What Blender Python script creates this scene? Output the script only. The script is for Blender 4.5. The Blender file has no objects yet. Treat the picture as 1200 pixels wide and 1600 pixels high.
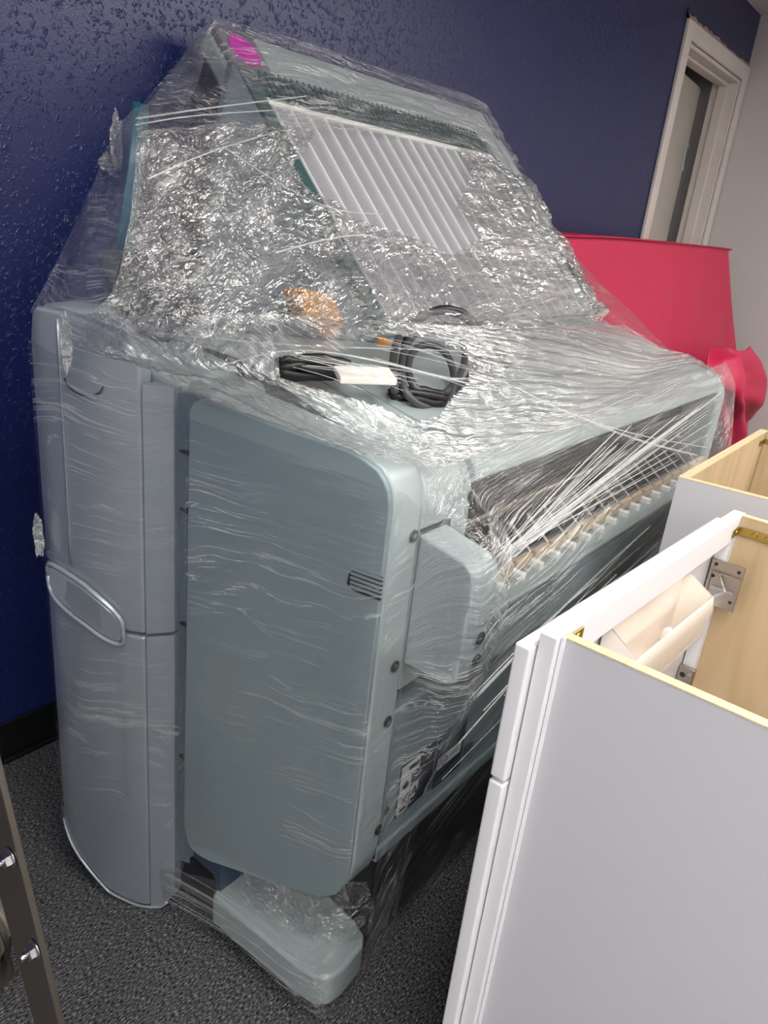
import bpy, bmesh, math, random
from mathutils import Vector, Matrix, noise
random.seed(7)
sc = bpy.context.scene
COL = sc.collection
# ------------------------------------------------------------------ camera
H = 1.25
F_PX = 1169.0
AX = ((0.6257343932685204, 0.22681323227112773, -0.7463325175467032),
      (-0.7733532914122011, 0.305363402509205, -0.5555878680010174),
      (0.10188795680938681, 0.9248291464236649, 0.36648314310822516))
cd = bpy.data.cameras.new('camera'); cam = bpy.data.objects.new('camera', cd); COL.objects.link(cam)
m = Matrix([list(AX[0])+[0], list(AX[1])+[0], list(AX[2])+[H], [0,0,0,1]]); cam.matrix_world = m
cd.sensor_fit = 'VERTICAL'; cd.sensor_height = 24.0; cd.lens = 24.0*F_PX/1600.0; cd.clip_start = 0.02
sc.camera = cam
sc.view_settings.view_transform = 'Standard'; sc.view_settings.look = 'None'
sc.view_settings.gamma = 1.0; sc.view_settings.use_curve_mapping = False
sc.view_settings.exposure = 0.0
# ------------------------------------------------------------------ light values
LAMP = 16.5          # radiance of the ceiling diffusers
WORLD = 3.4          # daylight outside the window
w = bpy.data.worlds.new('world'); sc.world = w; w.use_nodes = True
w.node_tree.nodes['Background'].inputs[0].default_value = (0.92, 0.95, 1.0, 1)
w.node_tree.nodes['Background'].inputs[1].default_value = WORLD
try:
    sc.cycles.transparent_max_bounces = 24; sc.cycles.max_bounces = 10; sc.cycles.sample_clamp_indirect = 6
    sc.cycles.caustics_reflective = False; sc.cycles.caustics_refractive = False
except Exception: pass

def ray(px, py):
    c = (px-600.0, -(py-800.0), -F_PX)
    return Vector([sum(a*b for a, b in zip(r, c)) for r in AX])
def at(px, py, y):                       # point of the plane y = const
    d = ray(px, py); return Vector((0,0,H)) + d*(y/d.y)
def atz(px, py, z):
    d = ray(px, py); return Vector((0,0,H)) + d*((z-H)/d.z)
def atx(px, py, x):
    d = ray(px, py); return Vector((0,0,H)) + d*(x/d.x)
def V(*a): return Vector(a)

# ------------------------------------------------------------------ materials
def srgb(r, g, b):
    f = lambda c: (c/255/12.92) if c/255 <= .04045 else ((c/255+.055)/1.055)**2.4
    return (f(r), f(g), f(b), 1)
def mat(name, col, rough=.5, metal=0, spec=.5, bump=None, var=None, coat=0, trans=0, emit=None, alpha=1):
    """bump=(scale, strength, detail)  var=(scale, amount) small tone variation"""
    m = bpy.data.materials.new(name); m.use_nodes = True; nt = m.node_tree; N = nt.nodes; L = nt.links
    b = N['Principled BSDF']; b.inputs['Base Color'].default_value = col
    b.inputs['Roughness'].default_value = rough; b.inputs['Metallic'].default_value = metal
    b.inputs['Specular IOR Level'].default_value = spec; b.inputs['Coat Weight'].default_value = coat
    b.inputs['Transmission Weight'].default_value = trans; b.inputs['Alpha'].default_value = alpha
    tc = N.new('ShaderNodeTexCoord')
    if emit:
        b.inputs['Emission Color'].default_value = col; b.inputs['Emission Strength'].default_value = emit
    v = var or (6, .06)
    n = N.new('ShaderNodeTexNoise'); n.inputs['Scale'].default_value = v[0]; n.inputs['Detail'].default_value = 5
    L.new(tc.outputs['Object'], n.inputs['Vector'])
    mx = N.new('ShaderNodeMix'); mx.data_type = 'RGBA'; mx.blend_type = 'MULTIPLY'; mx.inputs[0].default_value = 1
    cr = N.new('ShaderNodeMapRange'); cr.inputs[3].default_value = 1-v[1]*2; cr.inputs[4].default_value = 1+v[1]*2
    L.new(n.outputs[0], cr.inputs[0]); mx.inputs[6].default_value = col; L.new(cr.outputs[0], mx.inputs[7])
    L.new(mx.outputs[2], b.inputs['Base Color'])
    if bump:
        n2 = N.new('ShaderNodeTexNoise'); n2.inputs['Scale'].default_value = bump[0]
        n2.inputs['Detail'].default_value = bump[2] if len(bump) > 2 else 3
        L.new(tc.outputs['Object'], n2.inputs['Vector'])
        bp = N.new('ShaderNodeBump'); bp.inputs['Strength'].default_value = bump[1]; bp.inputs['Distance'].default_value = .004
        L.new(n2.outputs[0], bp.inputs['Height']); L.new(bp.outputs[0], b.inputs['Normal'])
    return m

def wall_paint(name, col, rough, strength, sc_=55, gouge=True):
    m = mat(name, col, rough, var=(1.5, .05), spec=.5); nt = m.node_tree; N = nt.nodes; L = nt.links
    tc = N.new('ShaderNodeTexCoord'); b = N['Principled BSDF']
    n = N.new('ShaderNodeTexNoise'); n.inputs['Scale'].default_value = sc_; n.inputs['Detail'].default_value = 3; n.inputs['Distortion'].default_value = .5
    L.new(tc.outputs['Object'], n.inputs['Vector'])
    r = N.new('ShaderNodeMapRange'); r.inputs[1].default_value = .56; r.inputs[2].default_value = .70
    L.new(n.outputs[0], r.inputs[0])
    n3 = N.new('ShaderNodeTexNoise'); n3.inputs['Scale'].default_value = sc_*3; L.new(tc.outputs['Object'], n3.inputs['Vector'])
    ad = N.new('ShaderNodeMath'); ad.operation = 'MULTIPLY_ADD'; ad.inputs[1].default_value = .25
    L.new(n3.outputs[0], ad.inputs[0]); L.new(r.outputs[0], ad.inputs[2])
    bp = N.new('ShaderNodeBump'); bp.inputs['Strength'].default_value = strength; bp.inputs['Distance'].default_value = .004
    L.new(ad.outputs[0], bp.inputs['Height']); L.new(bp.outputs[0], b.inputs['Normal'])
    return m

def carpet_mat():
    m = mat('carpet', srgb(72, 72, 75), .95, spec=.1); nt = m.node_tree; N = nt.nodes; L = nt.links
    b = N['Principled BSDF']; tc = N.new('ShaderNodeTexCoord')
    mp = N.new('ShaderNodeMapping'); mp.inputs['Scale'].default_value = (150, 380, 110); mp.inputs['Rotation'].default_value = (0, 0, .12)
    L.new(tc.outputs['Object'], mp.inputs[0])
    n = N.new('ShaderNodeTexNoise'); n.inputs['Scale'].default_value = 1.0; n.inputs['Detail'].default_value = 4
    L.new(mp.outputs[0], n.inputs['Vector'])
    cr = N.new('ShaderNodeValToRGB'); e = cr.color_ramp.elements
    e[0].position = .36; e[0].color = srgb(24, 24, 26); e[1].position = .60; e[1].color = srgb(100, 99, 102)
    x = cr.color_ramp.elements.new(.70); x.color = srgb(165, 163, 164)
    L.new(n.outputs[0], cr.inputs[0]); L.new(cr.outputs[0], b.inputs['Base Color'])
    bp = N.new('ShaderNodeBump'); bp.inputs['Strength'].default_value = .9; bp.inputs['Distance'].default_value = .004
    L.new(n.outputs[0], bp.inputs['Height']); L.new(bp.outputs[0], b.inputs['Normal'])
    return m

def ply_mat(name, col, edge=False):
    m = mat(name, col, .45); nt = m.node_tree; N = nt.nodes; L = nt.links
    b = N['Principled BSDF']; tc = N.new('ShaderNodeTexCoord')
    mp = N.new('ShaderNodeMapping'); mp.inputs['Scale'].default_value = (9, 9, 1.3) if not edge else (4, 700, 60)
    L.new(tc.outputs['Object'], mp.inputs[0])
    n = N.new('ShaderNodeTexNoise'); n.inputs['Scale'].default_value = 2.2; n.inputs['Detail'].default_value = 6; n.inputs['Distortion'].default_value = .6
    L.new(mp.outputs[0], n.inputs['Vector'])
    cr = N.new('ShaderNodeValToRGB'); e = cr.color_ramp.elements
    k = .84 if not edge else .70
    e[0].position = .32; e[0].color = (col[0]*k, col[1]*k*.97, col[2]*k*.9, 1); e[1].position = .68; e[1].color = (min(col[0]*1.1,1), min(col[1]*1.1,1), min(col[2]*1.12,1), 1)
    L.new(n.outputs[0], cr.inputs[0]); L.new(cr.outputs[0], b.inputs['Base Color'])
    return m

def film_mat(name, ang=0.0, streak=(3, 60), bump=.6, crink=.3, milk=.05, rough=.12, refl=1.0, line=.25, cap=.18):
    """thin stretch film: clear, glossy, with creases milky where the film doubles over, white glints painted in with them"""
    m = bpy.data.materials.new(name); m.use_nodes = True; nt = m.node_tree; N = nt.nodes; L = nt.links
    for n in list(N): N.remove(n)
    out = N.new('ShaderNodeOutputMaterial'); uv = N.new('ShaderNodeUVMap')
    rt = N.new('ShaderNodeVectorRotate'); rt.rotation_type = 'Z_AXIS'; rt.inputs['Angle'].default_value = ang
    L.new(uv.outputs[0], rt.inputs['Vector'])
    mp = N.new('ShaderNodeMapping'); mp.inputs['Scale'].default_value = (streak[0], streak[1], 1); L.new(rt.outputs[0], mp.inputs[0])
    # slow wander so the creases are not ruler straight
    w0 = N.new('ShaderNodeTexNoise'); w0.inputs['Scale'].default_value = 5; w0.inputs['Detail'].default_value = 2; L.new(uv.outputs[0], w0.inputs['Vector'])
    wa = N.new('ShaderNodeVectorMath'); wa.operation = 'MULTIPLY_ADD'; wa.inputs[1].default_value = (2.2, 4.5, 0)
    L.new(w0.outputs['Color'], wa.inputs[0]); L.new(mp.outputs[0], wa.inputs[2])
    s = N.new('ShaderNodeTexNoise'); s.inputs['Scale'].default_value = 1; s.inputs['Detail'].default_value = 4; s.inputs['Roughness'].default_value = .6
    L.new(wa.outputs[0], s.inputs['Vector'])
    # sharp crease lines = ridges of the streak noise
    sb = N.new('ShaderNodeMath'); sb.operation = 'SUBTRACT'; sb.inputs[1].default_value = .5; L.new(s.outputs[0], sb.inputs[0])
    ab = N.new('ShaderNodeMath'); ab.operation = 'ABSOLUTE'; L.new(sb.outputs[0], ab.inputs[0])
    rg = N.new('ShaderNodeMapRange'); rg.inputs[1].default_value = 0; rg.inputs[2].default_value = .022; rg.inputs[3].default_value = 1; rg.inputs[4].default_value = 0
    L.new(ab.outputs[0], rg.inputs[0])
    # where creases gather
    g = N.new('ShaderNodeTexNoise'); g.inputs['Scale'].default_value = 6; g.inputs['Detail'].default_value = 3; L.new(uv.outputs[0], g.inputs['Vector'])
    gr = N.new('ShaderNodeMapRange'); gr.inputs[1].default_value = .42; gr.inputs[2].default_value = .66; L.new(g.outputs[0], gr.inputs[0])
    # crinkle: crumpled facets
    d0 = N.new('ShaderNodeTexNoise'); d0.inputs['Scale'].default_value = 22; d0.inputs['Detail'].default_value = 3; L.new(uv.outputs[0], d0.inputs['Vector'])
    dm = N.new('ShaderNodeVectorMath'); dm.operation = 'MULTIPLY_ADD'; dm.inputs[1].default_value = (.09, .09, 0)
    L.new(d0.outputs['Color'], dm.inputs[0]); L.new(uv.outputs[0], dm.inputs[2])
    vo = N.new('ShaderNodeTexVoronoi'); vo.feature = 'DISTANCE_TO_EDGE'; vo.inputs['Scale'].default_value = 27
    st_ = N.new('ShaderNodeMapping'); st_.inputs['Rotation'].default_value = (0, 0, ang); st_.inputs['Scale'].default_value = (.62, 1.7, 1)
    L.new(dm.outputs[0], st_.inputs[0]); L.new(st_.outputs[0], vo.inputs['Vector'])
    g2 = N.new('ShaderNodeTexNoise'); g2.inputs['Scale'].default_value = 7.5; g2.inputs['Detail'].default_value = 2; L.new(rt.outputs[0], g2.inputs['Vector'])
    gm = N.new('ShaderNodeMapRange'); gm.inputs[1].default_value = .36; gm.inputs[2].default_value = .60; gm.inputs[3].default_value = .25; L.new(g2.outputs[0], gm.inputs[0])
    vc = N.new('ShaderNodeMapRange'); vc.inputs[1].default_value = 0; vc.inputs[2].default_value = .25; L.new(vo.outputs['Distance'], vc.inputs[0])
    # heights
    h1 = N.new('ShaderNodeMath'); h1.operation = 'MULTIPLY'; h1.inputs[1].default_value = bump; L.new(s.outputs[0], h1.inputs[0])
    vg = N.new('ShaderNodeMath'); vg.operation = 'MULTIPLY'; L.new(vc.outputs[0], vg.inputs[0]); L.new(gm.outputs[0], vg.inputs[1])
    h2 = N.new('ShaderNodeMath'); h2.operation = 'MULTIPLY_ADD'; h2.inputs[1].default_value = crink
    L.new(vg.outputs[0], h2.inputs[0]); L.new(h1.outputs[0], h2.inputs[2])
    bp = N.new('ShaderNodeBump'); bp.inputs['Strength'].default_value = 1; bp.inputs['Distance'].default_value = .012
    L.new(h2.outputs[0], bp.inputs['Height'])
    gl = N.new('ShaderNodeBsdfGlossy'); gl.inputs['Roughness'].default_value = rough; gl.inputs['Color'].default_value = (1, 1, 1, 1); L.new(bp.outputs[0], gl.inputs['Normal'])
    df = N.new('ShaderNodeBsdfDiffuse'); df.inputs['Color'].default_value = (.88, .89, .88, 1); L.new(bp.outputs[0], df.inputs['Normal'])
    tl = N.new('ShaderNodeBsdfTranslucent'); tl.inputs['Color'].default_value = (.88, .89, .88, 1)
    dt = N.new('ShaderNodeMixShader'); dt.inputs[0].default_value = .35; L.new(df.outputs[0], dt.inputs[1]); L.new(tl.outputs[0], dt.inputs[2])
    tr = N.new('ShaderNodeBsdfTransparent'); tr.inputs['Color'].default_value = (.97, .975, .975, 1)
    fr = N.new('ShaderNodeFresnel'); fr.inputs['IOR'].default_value = 1.5; L.new(bp.outputs[0], fr.inputs['Normal'])
    fm = N.new('ShaderNodeMath'); fm.operation = 'MULTIPLY'; fm.inputs[1].default_value = refl; fm.use_clamp = True; fc = N.new('ShaderNodeClamp'); fc.inputs[1].default_value = .03; fc.inputs[2].default_value = cap; L.new(fr.outputs[0], fc.inputs[0]); L.new(fc.outputs[0], fm.inputs[0])
    # milky factor = base + crease lines * gathering; the white lines also paint in glints
    lm = N.new('ShaderNodeMath'); lm.operation = 'MULTIPLY'; L.new(rg.outputs[0], lm.inputs[0]); L.new(gr.outputs[0], lm.inputs[1])
    mk_ = N.new('ShaderNodeMath'); mk_.operation = 'MULTIPLY_ADD'; mk_.inputs[1].default_value = line; L.new(lm.outputs[0], mk_.inputs[0])
    mb = N.new('ShaderNodeMath'); mb.operation = 'MULTIPLY_ADD'; mb.inputs[1].default_value = milk; mb.inputs[2].default_value = milk*.5
    # crumple edges whitened: doubled-over film plus painted-in glints
    ve = N.new('ShaderNodeMapRange'); ve.inputs[1].default_value = 0; ve.inputs[2].default_value = .05; ve.inputs[3].default_value = crink*.8; ve.inputs[4].default_value = 0
    L.new(vo.outputs['Distance'], ve.inputs[0])
    vm = N.new('ShaderNodeMath'); vm.operation = 'MULTIPLY_ADD'; L.new(ve.outputs[0], vm.inputs[0]); L.new(gm.outputs[0], vm.inputs[1]); L.new(mb.outputs[0], vm.inputs[2])
    L.new(gr.outputs[0], mb.inputs[0]); L.new(vm.outputs[0], mk_.inputs[2])
    m1 = N.new('ShaderNodeMixShader'); L.new(mk_.outputs[0], m1.inputs[0]); L.new(tr.outputs[0], m1.inputs[1]); L.new(dt.outputs[0], m1.inputs[2])
    m2 = N.new('ShaderNodeMixShader'); L.new(fm.outputs[0], m2.inputs[0]); L.new(m1.outputs[0], m2.inputs[1]); L.new(gl.outputs[0], m2.inputs[2])
    L.new(m2.outputs[0], out.inputs['Surface'])
    return m

M = dict(
 blue=wall_paint('navy_wall_paint', (.010, .017, .088, 1), .28, .42, 120),
 grey_wall=wall_paint('grey_wall_paint', srgb(205, 201, 200), .6, .35, 110),
 ceil=wall_paint('ceiling_paint', srgb(225, 222, 220), .8, .3, 60),
 carpet=carpet_mat(),
 base=mat('black_vinyl', srgb(16, 17, 20), .4),
 trim=mat('white_trim_paint', srgb(216, 210, 205), .45),
 leaf=mat('door_paint', srgb(190, 186, 178), .5),
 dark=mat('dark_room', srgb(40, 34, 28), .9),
 plaster=mat('torn_plaster', srgb(178, 158, 140), .95, bump=(60, 1, 6), var=(40, .3)),
 silver=mat('silver_plastic', srgb(150, 158, 168), .20, metal=.3, spec=.6, var=(3, .03), bump=(900, .02)),
 pale=mat('pale_grey_green_plastic', srgb(158, 169, 171), .33, spec=.5, var=(2, .02), bump=(1200, .02)),
 panel=mat('grey_green_panel', srgb(124, 139, 144), .42, spec=.5, var=(2, .03), bump=(1500, .03)),
 recess=mat('slate_recess', srgb(92, 106, 116), .5),
 slate=mat('slate_blue_metal', srgb(64, 78, 100), .45, metal=.3),
 black=mat('black_plastic', srgb(18, 19, 21), .35),
 seam=mat('dark_seam', srgb(38, 44, 48), .7),
 teal=mat('teal_plastic', srgb(16, 84, 102), .3, spec=.6),
 teald=mat('dark_teal_plastic', srgb(58, 84, 86), .35),
 magenta=mat('magenta_badge', srgb(200, 10, 170), .35),
 capgrey=mat('charcoal_end_cap', srgb(110, 108, 118), .4),
 sheet=mat('ribbed_sheet', srgb(172, 173, 180), .3, metal=.35, spec=.7),
 rib=mat('white_rib', srgb(228, 230, 230), .35),
 beige=mat('beige_plastic', srgb(196, 178, 156), .5),
 beige2=mat('pale_beige_panel', srgb(214, 206, 198), .5),
 white=mat('white_plastic', srgb(238, 238, 236), .35),
 orange=mat('orange_foam', srgb(240, 158, 30), .5),
 rubber=mat('black_rubber_cable', srgb(22, 22, 24), .4),
 greycab=mat('dark_grey_cable', srgb(70, 70, 74), .4),
 paper=mat('paper_tag', srgb(226, 222, 214), .7),
 cab=mat('white_cabinet_paint', srgb(226, 225, 230), .42, var=(1.2, .012)),
 lam=mat('grey_laminate', srgb(198, 197, 203), .5, var=(1.2, .012)),
 ply=ply_mat('maple_ply_face', srgb(196, 172, 138)),
 edge=ply_mat('ply_edge', srgb(232, 212, 172), True),
 cream=mat('cream_tray_plastic', srgb(236, 226, 216), .25, spec=.6),
 nickel=mat('nickel_steel', srgb(190, 180, 170), .28, metal=1),
 brass=mat('yellow_zinc', srgb(190, 165, 90), .25, metal=1),
 zinc=mat('bright_zinc', srgb(205, 205, 210), .2, metal=1),
 bronze=mat('taupe_metal', srgb(112, 106, 98), .36, metal=.75),
 cloth=mat('crimson_satin', srgb(186, 30, 72), .5, spec=.35, bump=(300, .08), var=(3, .05)),
 navy=mat('navy_label', srgb(18, 30, 52), .4),
 label=mat('white_label', srgb(205, 205, 205), .5),
 ink=mat('black_ink', srgb(12, 12, 14), .5),
 tagblue=mat('blue_ink', srgb(40, 90, 160), .4),
 diffuser=mat('lamp_diffuser', (1, .97, .92, 1), .5, emit=LAMP),
 glass=mat('window_glass', (1, 1, 1, 1), .02, trans=1),
)
# ------------------------------------------------------------------ mesh helpers
ORG = {}
def tag(o, label=None, cat=None, group=None, kind=None):
    if label: o['label'] = label
    if cat: o['category'] = cat
    if group: o['group'] = group
    if kind: o['kind'] = kind
    return o
def thing(name, loc, label, cat, group=None):
    o = bpy.data.objects.new(name, None); COL.objects.link(o); o.location = loc; o.empty_display_size = .1
    ORG[o.name] = Vector(loc); return tag(o, label, cat, group)
def mk(name, vf, m, parent=None, smooth=False, bevel=0, seg=2, org=None, label=None, fn=None, auto=None):
    vs, fs = vf
    vs = [fn(Vector(v)) if fn else Vector(v) for v in vs]
    if parent is not None: o0 = ORG[parent.name]
    elif org is not None: o0 = Vector(org)
    else: o0 = Vector((0,0,0))
    me = bpy.data.meshes.new(name); me.from_pydata([tuple(v-o0) for v in vs], [], fs); me.materials.append(M[m] if isinstance(m, str) else m)
    bm = bmesh.new(); bm.from_mesh(me); bmesh.ops.recalc_face_normals(bm, faces=bm.faces); bm.to_mesh(me); bm.free()
    o = bpy.data.objects.new(name, me); COL.objects.link(o)
    if parent is not None: o.parent = parent
    else: o.location = o0
    ORG[o.name] = o0
    if smooth or bevel:
        for p in me.polygons: p.use_smooth = True
    if bevel:
        b = o.modifiers.new('bevel', 'BEVEL'); b.width = bevel; b.segments = seg; b.limit_method = 'ANGLE'; b.angle_limit = math.radians(35)
        b.harden_normals = False
        wn = o.modifiers.new('wn', 'WEIGHTED_NORMAL'); wn.keep_sharp = True
    if label: o['label'] = label
    return o
def joinvf(*parts):
    V_, F_ = [], []
    for vs, fs in parts:
        k = len(V_); V_ += [Vector(v) for v in vs]; F_ += [tuple(i+k for i in f) for f in fs]
    return V_, F_
def box(x0, x1, y0, y1, z0, z1):
    v = [(x, y, z) for x in (x0, x1) for y in (y0, y1) for z in (z0, z1)]
    return v, [(0,1,3,2), (4,6,7,5), (0,4,5,1), (2,3,7,6), (0,2,6,4), (1,5,7,3)]
def prism(pts, vec):
    n = len(pts); vec = Vector(vec)
    return [Vector(p) for p in pts]+[Vector(p)+vec for p in pts], [tuple(range(n))[::-1], tuple(range(n, 2*n))]+[(i, (i+1)%n, n+(i+1)%n, n+i) for i in range(n)]
def loft(a, b):
    n = len(a)
    return [Vector(p) for p in a]+[Vector(p) for p in b], [tuple(range(n))[::-1], tuple(range(n, 2*n))]+[(i, (i+1)%n, n+(i+1)%n, n+i) for i in range(n)]
def smoothpts(P, it=2, closed=False):
    P = [Vector(p) for p in P]
    for _ in range(it):
        Q = []; n = len(P)
        for i in range(n if closed else n-1):
            a, b = P[i], P[(i+1) % n]; Q += [a*.75+b*.25, a*.25+b*.75]
        if not closed: Q = [P[0]]+Q+[P[-1]]
        P = Q
    return P
def tube(pts, r, n=8, flat=1.0, caps=True, up=(0,0,1)):
    pts = [Vector(p) for p in pts]; vs, fs = [], []
    up = Vector(up)
    for i, p in enumerate(pts):
        t = (pts[min(i+1, len(pts)-1)]-pts[max(i-1, 0)]).normalized()
        a = t.cross(up)
        if a.length < 1e-3: a = t.cross(Vector((1,0,0)))
        a.normalize(); b = a.cross(t).normalized()
        rr = r(i/(len(pts)-1)) if callable(r) else r
        for k in range(n):
            q = 2*math.pi*k/n; vs.append(p + a*math.cos(q)*rr + b*math.sin(q)*rr*flat)
    for i in range(len(pts)-1):
        for k in range(n): fs.append((i*n+k, i*n+(k+1) % n, (i+1)*n+(k+1) % n, (i+1)*n+k))
    if caps: fs += [tuple(range(n))[::-1], tuple(range(len(vs)-n, len(vs)))]
    return vs, fs
def lathe(prof, n=24, c=(0,0,0), ax='z'):
    vs, fs = [], []
    for r, h in prof:
        for k in range(n):
            q = 2*math.pi*k/n; x, y = r*math.cos(q), r*math.sin(q)
            v = dict(z=(x, y, h), y=(x, h, y), x=(h, x, y))[ax]
            vs.append(Vector(v)+Vector(c))
    for i in range(len(prof)-1):
        for k in range(n): fs.append((i*n+k, i*n+(k+1) % n, (i+1)*n+(k+1) % n, (i+1)*n+k))
    fs += [tuple(range(n))[::-1], tuple(range(len(vs)-n, len(vs)))]
    return vs, fs
def rrect(c, u, v, hw, hh, r, n=6):      # rounded rectangle outline in the plane spanned by u, v
    P = []
    for sx, sy, a0 in ((1,1,0), (-1,1,90), (-1,-1,180), (1,-1,270)):
        for k in range(n+1):
            q = math.radians(a0+90*k/n); P.append(Vector(c)+Vector(u)*(sx*(hw-r)+r*math.cos(q))+Vector(v)*(sy*(hh-r)+r*math.sin(q)))
    return P
def ellipse(c, u, v, a, b, n=28):
    return [Vector(c)+Vector(u)*a*math.cos(2*math.pi*k/n)+Vector(v)*b*math.sin(2*math.pi*k/n) for k in range(n)]
def struct(name, vf, m, **k):
    return tag(mk(name, vf, m, **k), kind='structure')

# ------------------------------------------------------------------ the room
WY = 1.462; FX = 4.81; CZ = 2.435; XB = -2.6; YR = -3.2
struct('floor', box(XB-.1, FX+.1, YR-.1, WY+2.0, -.1, 0), 'carpet')
struct('ceiling', box(XB-.1, FX+.1, YR-.1, WY+2.0, CZ, CZ+.1), 'ceil')
DX0, DX1, DZ = 3.855, 4.735, 2.12
struct('wall_left', joinvf(box(XB, DX0, WY, WY+.12, 0, CZ), box(DX0, DX1, WY, WY+.12, DZ, CZ), box(DX1, FX, WY, WY+.12, 0, CZ)), 'blue')
struct('wall_far', box(FX, FX+.1, YR, WY+2.0, 0, CZ), 'grey_wall')
struct('wall_right', box(XB, FX, YR-.1, YR, 0, CZ), 'grey_wall')
WX0, WX1, WZ0, WZ1 = -1.6, .4, .9, 2.1                      # window opening in wall_back (along y)
struct('wall_back', joinvf(box(XB-.1, XB, YR, WX0, 0, CZ), box(XB-.1, XB, WX1, WY, 0, CZ), box(XB-.1, XB, WX0, WX1, 0, WZ0), box(XB-.1, XB, WX0, WX1, WZ1, CZ)), 'grey_wall')
wf = struct('window_1', joinvf(box(XB-.08, XB+.02, WX0, WX0+.05, WZ0, WZ1), box(XB-.08, XB+.02, WX1-.05, WX1, WZ0, WZ1), box(XB-.08, XB+.02, WX0+.05, WX1-.05, WZ0, WZ0+.05),
     box(XB-.08, XB+.02, WX0+.05, WX1-.05, WZ1-.05, WZ1), box(XB-.06, XB, -.63, -.57, WZ0+.05, WZ1-.05)), 'trim')
mk('pane', box(XB-.045, XB-.04, WX0+.05, WX1-.05, WZ0+.05, WZ1-.05), 'glass', wf)
# cove base, in lengths with butt joints
segs = [(XB, .598), (.602, 2.0), (2.003, DX0-.08)]
struct('baseboard_left', joinvf(*[box(a, b, WY-.008, WY, 0, .102) for a, b in segs], *[box(a, b, WY-.02, WY-.008, 0, .012) for a, b in segs]), 'base', bevel=.003)
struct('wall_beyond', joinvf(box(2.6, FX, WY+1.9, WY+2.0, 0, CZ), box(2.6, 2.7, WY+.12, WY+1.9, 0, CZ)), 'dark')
# door: casing, jamb with stop, leaf a little open into the next room
d = struct('door_1', joinvf(box(3.78, DX0, WY-.018, WY, 0, DZ+.068), box(DX1, 4.80, WY-.018, WY, 0, DZ+.068), box(DX0, DX1, WY-.018, WY, DZ, DZ+.068)), 'trim', bevel=.004)
mk('door_jamb', joinvf(box(DX0, DX0+.018, WY, WY+.14, 0, DZ), box(DX1-.018, DX1, WY, WY+.14, 0, DZ), box(DX0+.018, DX1-.018, WY, WY+.14, DZ-.018, DZ),
   box(DX0+.018, DX0+.03, WY+.05, WY+.10, 0, DZ-.018), box(DX1-.032, DX1-.018, WY+.05, WY+.10, 0, DZ-.018), box(DX0+.03, DX1-.032, WY+.05, WY+.10, DZ-.034, DZ-.018)), 'trim', d, bevel=.002)
th = math.radians(5); P0 = Vector((DX0+.02, WY+.12, 0))
def dl(v): return P0+Vector((v.x*math.cos(th)-v.y*math.sin(th), v.x*math.sin(th)+v.y*math.cos(th), v.z))
lf = mk('door_leaf', box(0, .838, 0, .04, .01, 2.08), 'leaf', d, bevel=.003, fn=dl)
mk('edge_tag', box(.815, .852, -.003, .0, 1.66, 1.80), 'label', d, fn=dl, label='white paper tag with a blue mark on the door edge')
mk('tag_mark', prism(ellipse((.836, -.0045, 1.735), (1,0,0), (0,0,1), .008, .05), (0, .001, 0)), 'tagblue', d, fn=dl)
# ragged plaster torn off above the casing
pv, pf = [], []
n = 160
for i in range(n+1):
    x = 3.775+i*(4.795-3.775)/n; hh = .008+.020*abs(noise.noise((x*11, 1.2, 0)))+.014*abs(noise.noise((x*60, 3, 0)))+(.018 if i < 2 else 0)
    yy = WY-.001-.008*abs(noise.noise((x*40, 7, 0)))
    pv += [(x, WY-.016, DZ+.068), (x, yy-.004, DZ+.068+hh), (x, WY, DZ+.068+hh+.004), (x, WY, DZ+.068)]
for i in range(n):
    for k in range(4): pf.append((i*4+k, i*4+(k+1) % 4, (i+1)*4+(k+1) % 4, (i+1)*4+k))
mk('torn_plaster', (pv, pf), 'plaster', d)
# recessed ceiling troffers; far panel added to brighten its wall, back row for fill
for x, y, wh in ((3.9, -1.1, 'added at the far end to brighten the pale wall'), (.35, -.25, 'nearest the wrapped printer, over the near cabinet'), (2.35, -.65, 'over the second cabinet'), (-1.5, -.75, 'by the window'), (.35, -2.2, 'added as fill behind the camera'), (2.35, -2.2, 'added as fill by the plain wall opposite the navy one'), (-1.5, -2.2, 'added as fill in the rear corner')):
    t = thing('ceiling_light', (x, y, CZ-.05), 'white ceiling light panel ' + wh, 'ceiling light', 'ceiling lights over the room')
    w_, d_ = (.6, .3)
    mk('frame', joinvf(box(x-w_-.03, x-w_, y-d_-.03, y+d_+.03, CZ-.04, CZ), box(x+w_, x+w_+.03, y-d_-.03, y+d_+.03, CZ-.04, CZ), box(x-w_, x+w_, y-d_-.03, y-d_, CZ-.04, CZ), box(x-w_, x+w_, y+d_, y+d_+.03, CZ-.04, CZ)), 'trim', t)
    mk('diffuser', box(x-w_, x+w_, y-d_, y+d_, CZ-.03, CZ-.01), 'diffuser', t)

# ------------------------------------------------------------------ the printer
PR = thing('large_format_printer', (.63, .5, 0), 'wide pale grey-green plotter printer with silver side cover, wrapped in clear film', 'printer')
def wp(name, vf, m, **k): return mk(name, vf, m, PR, **k)
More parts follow.
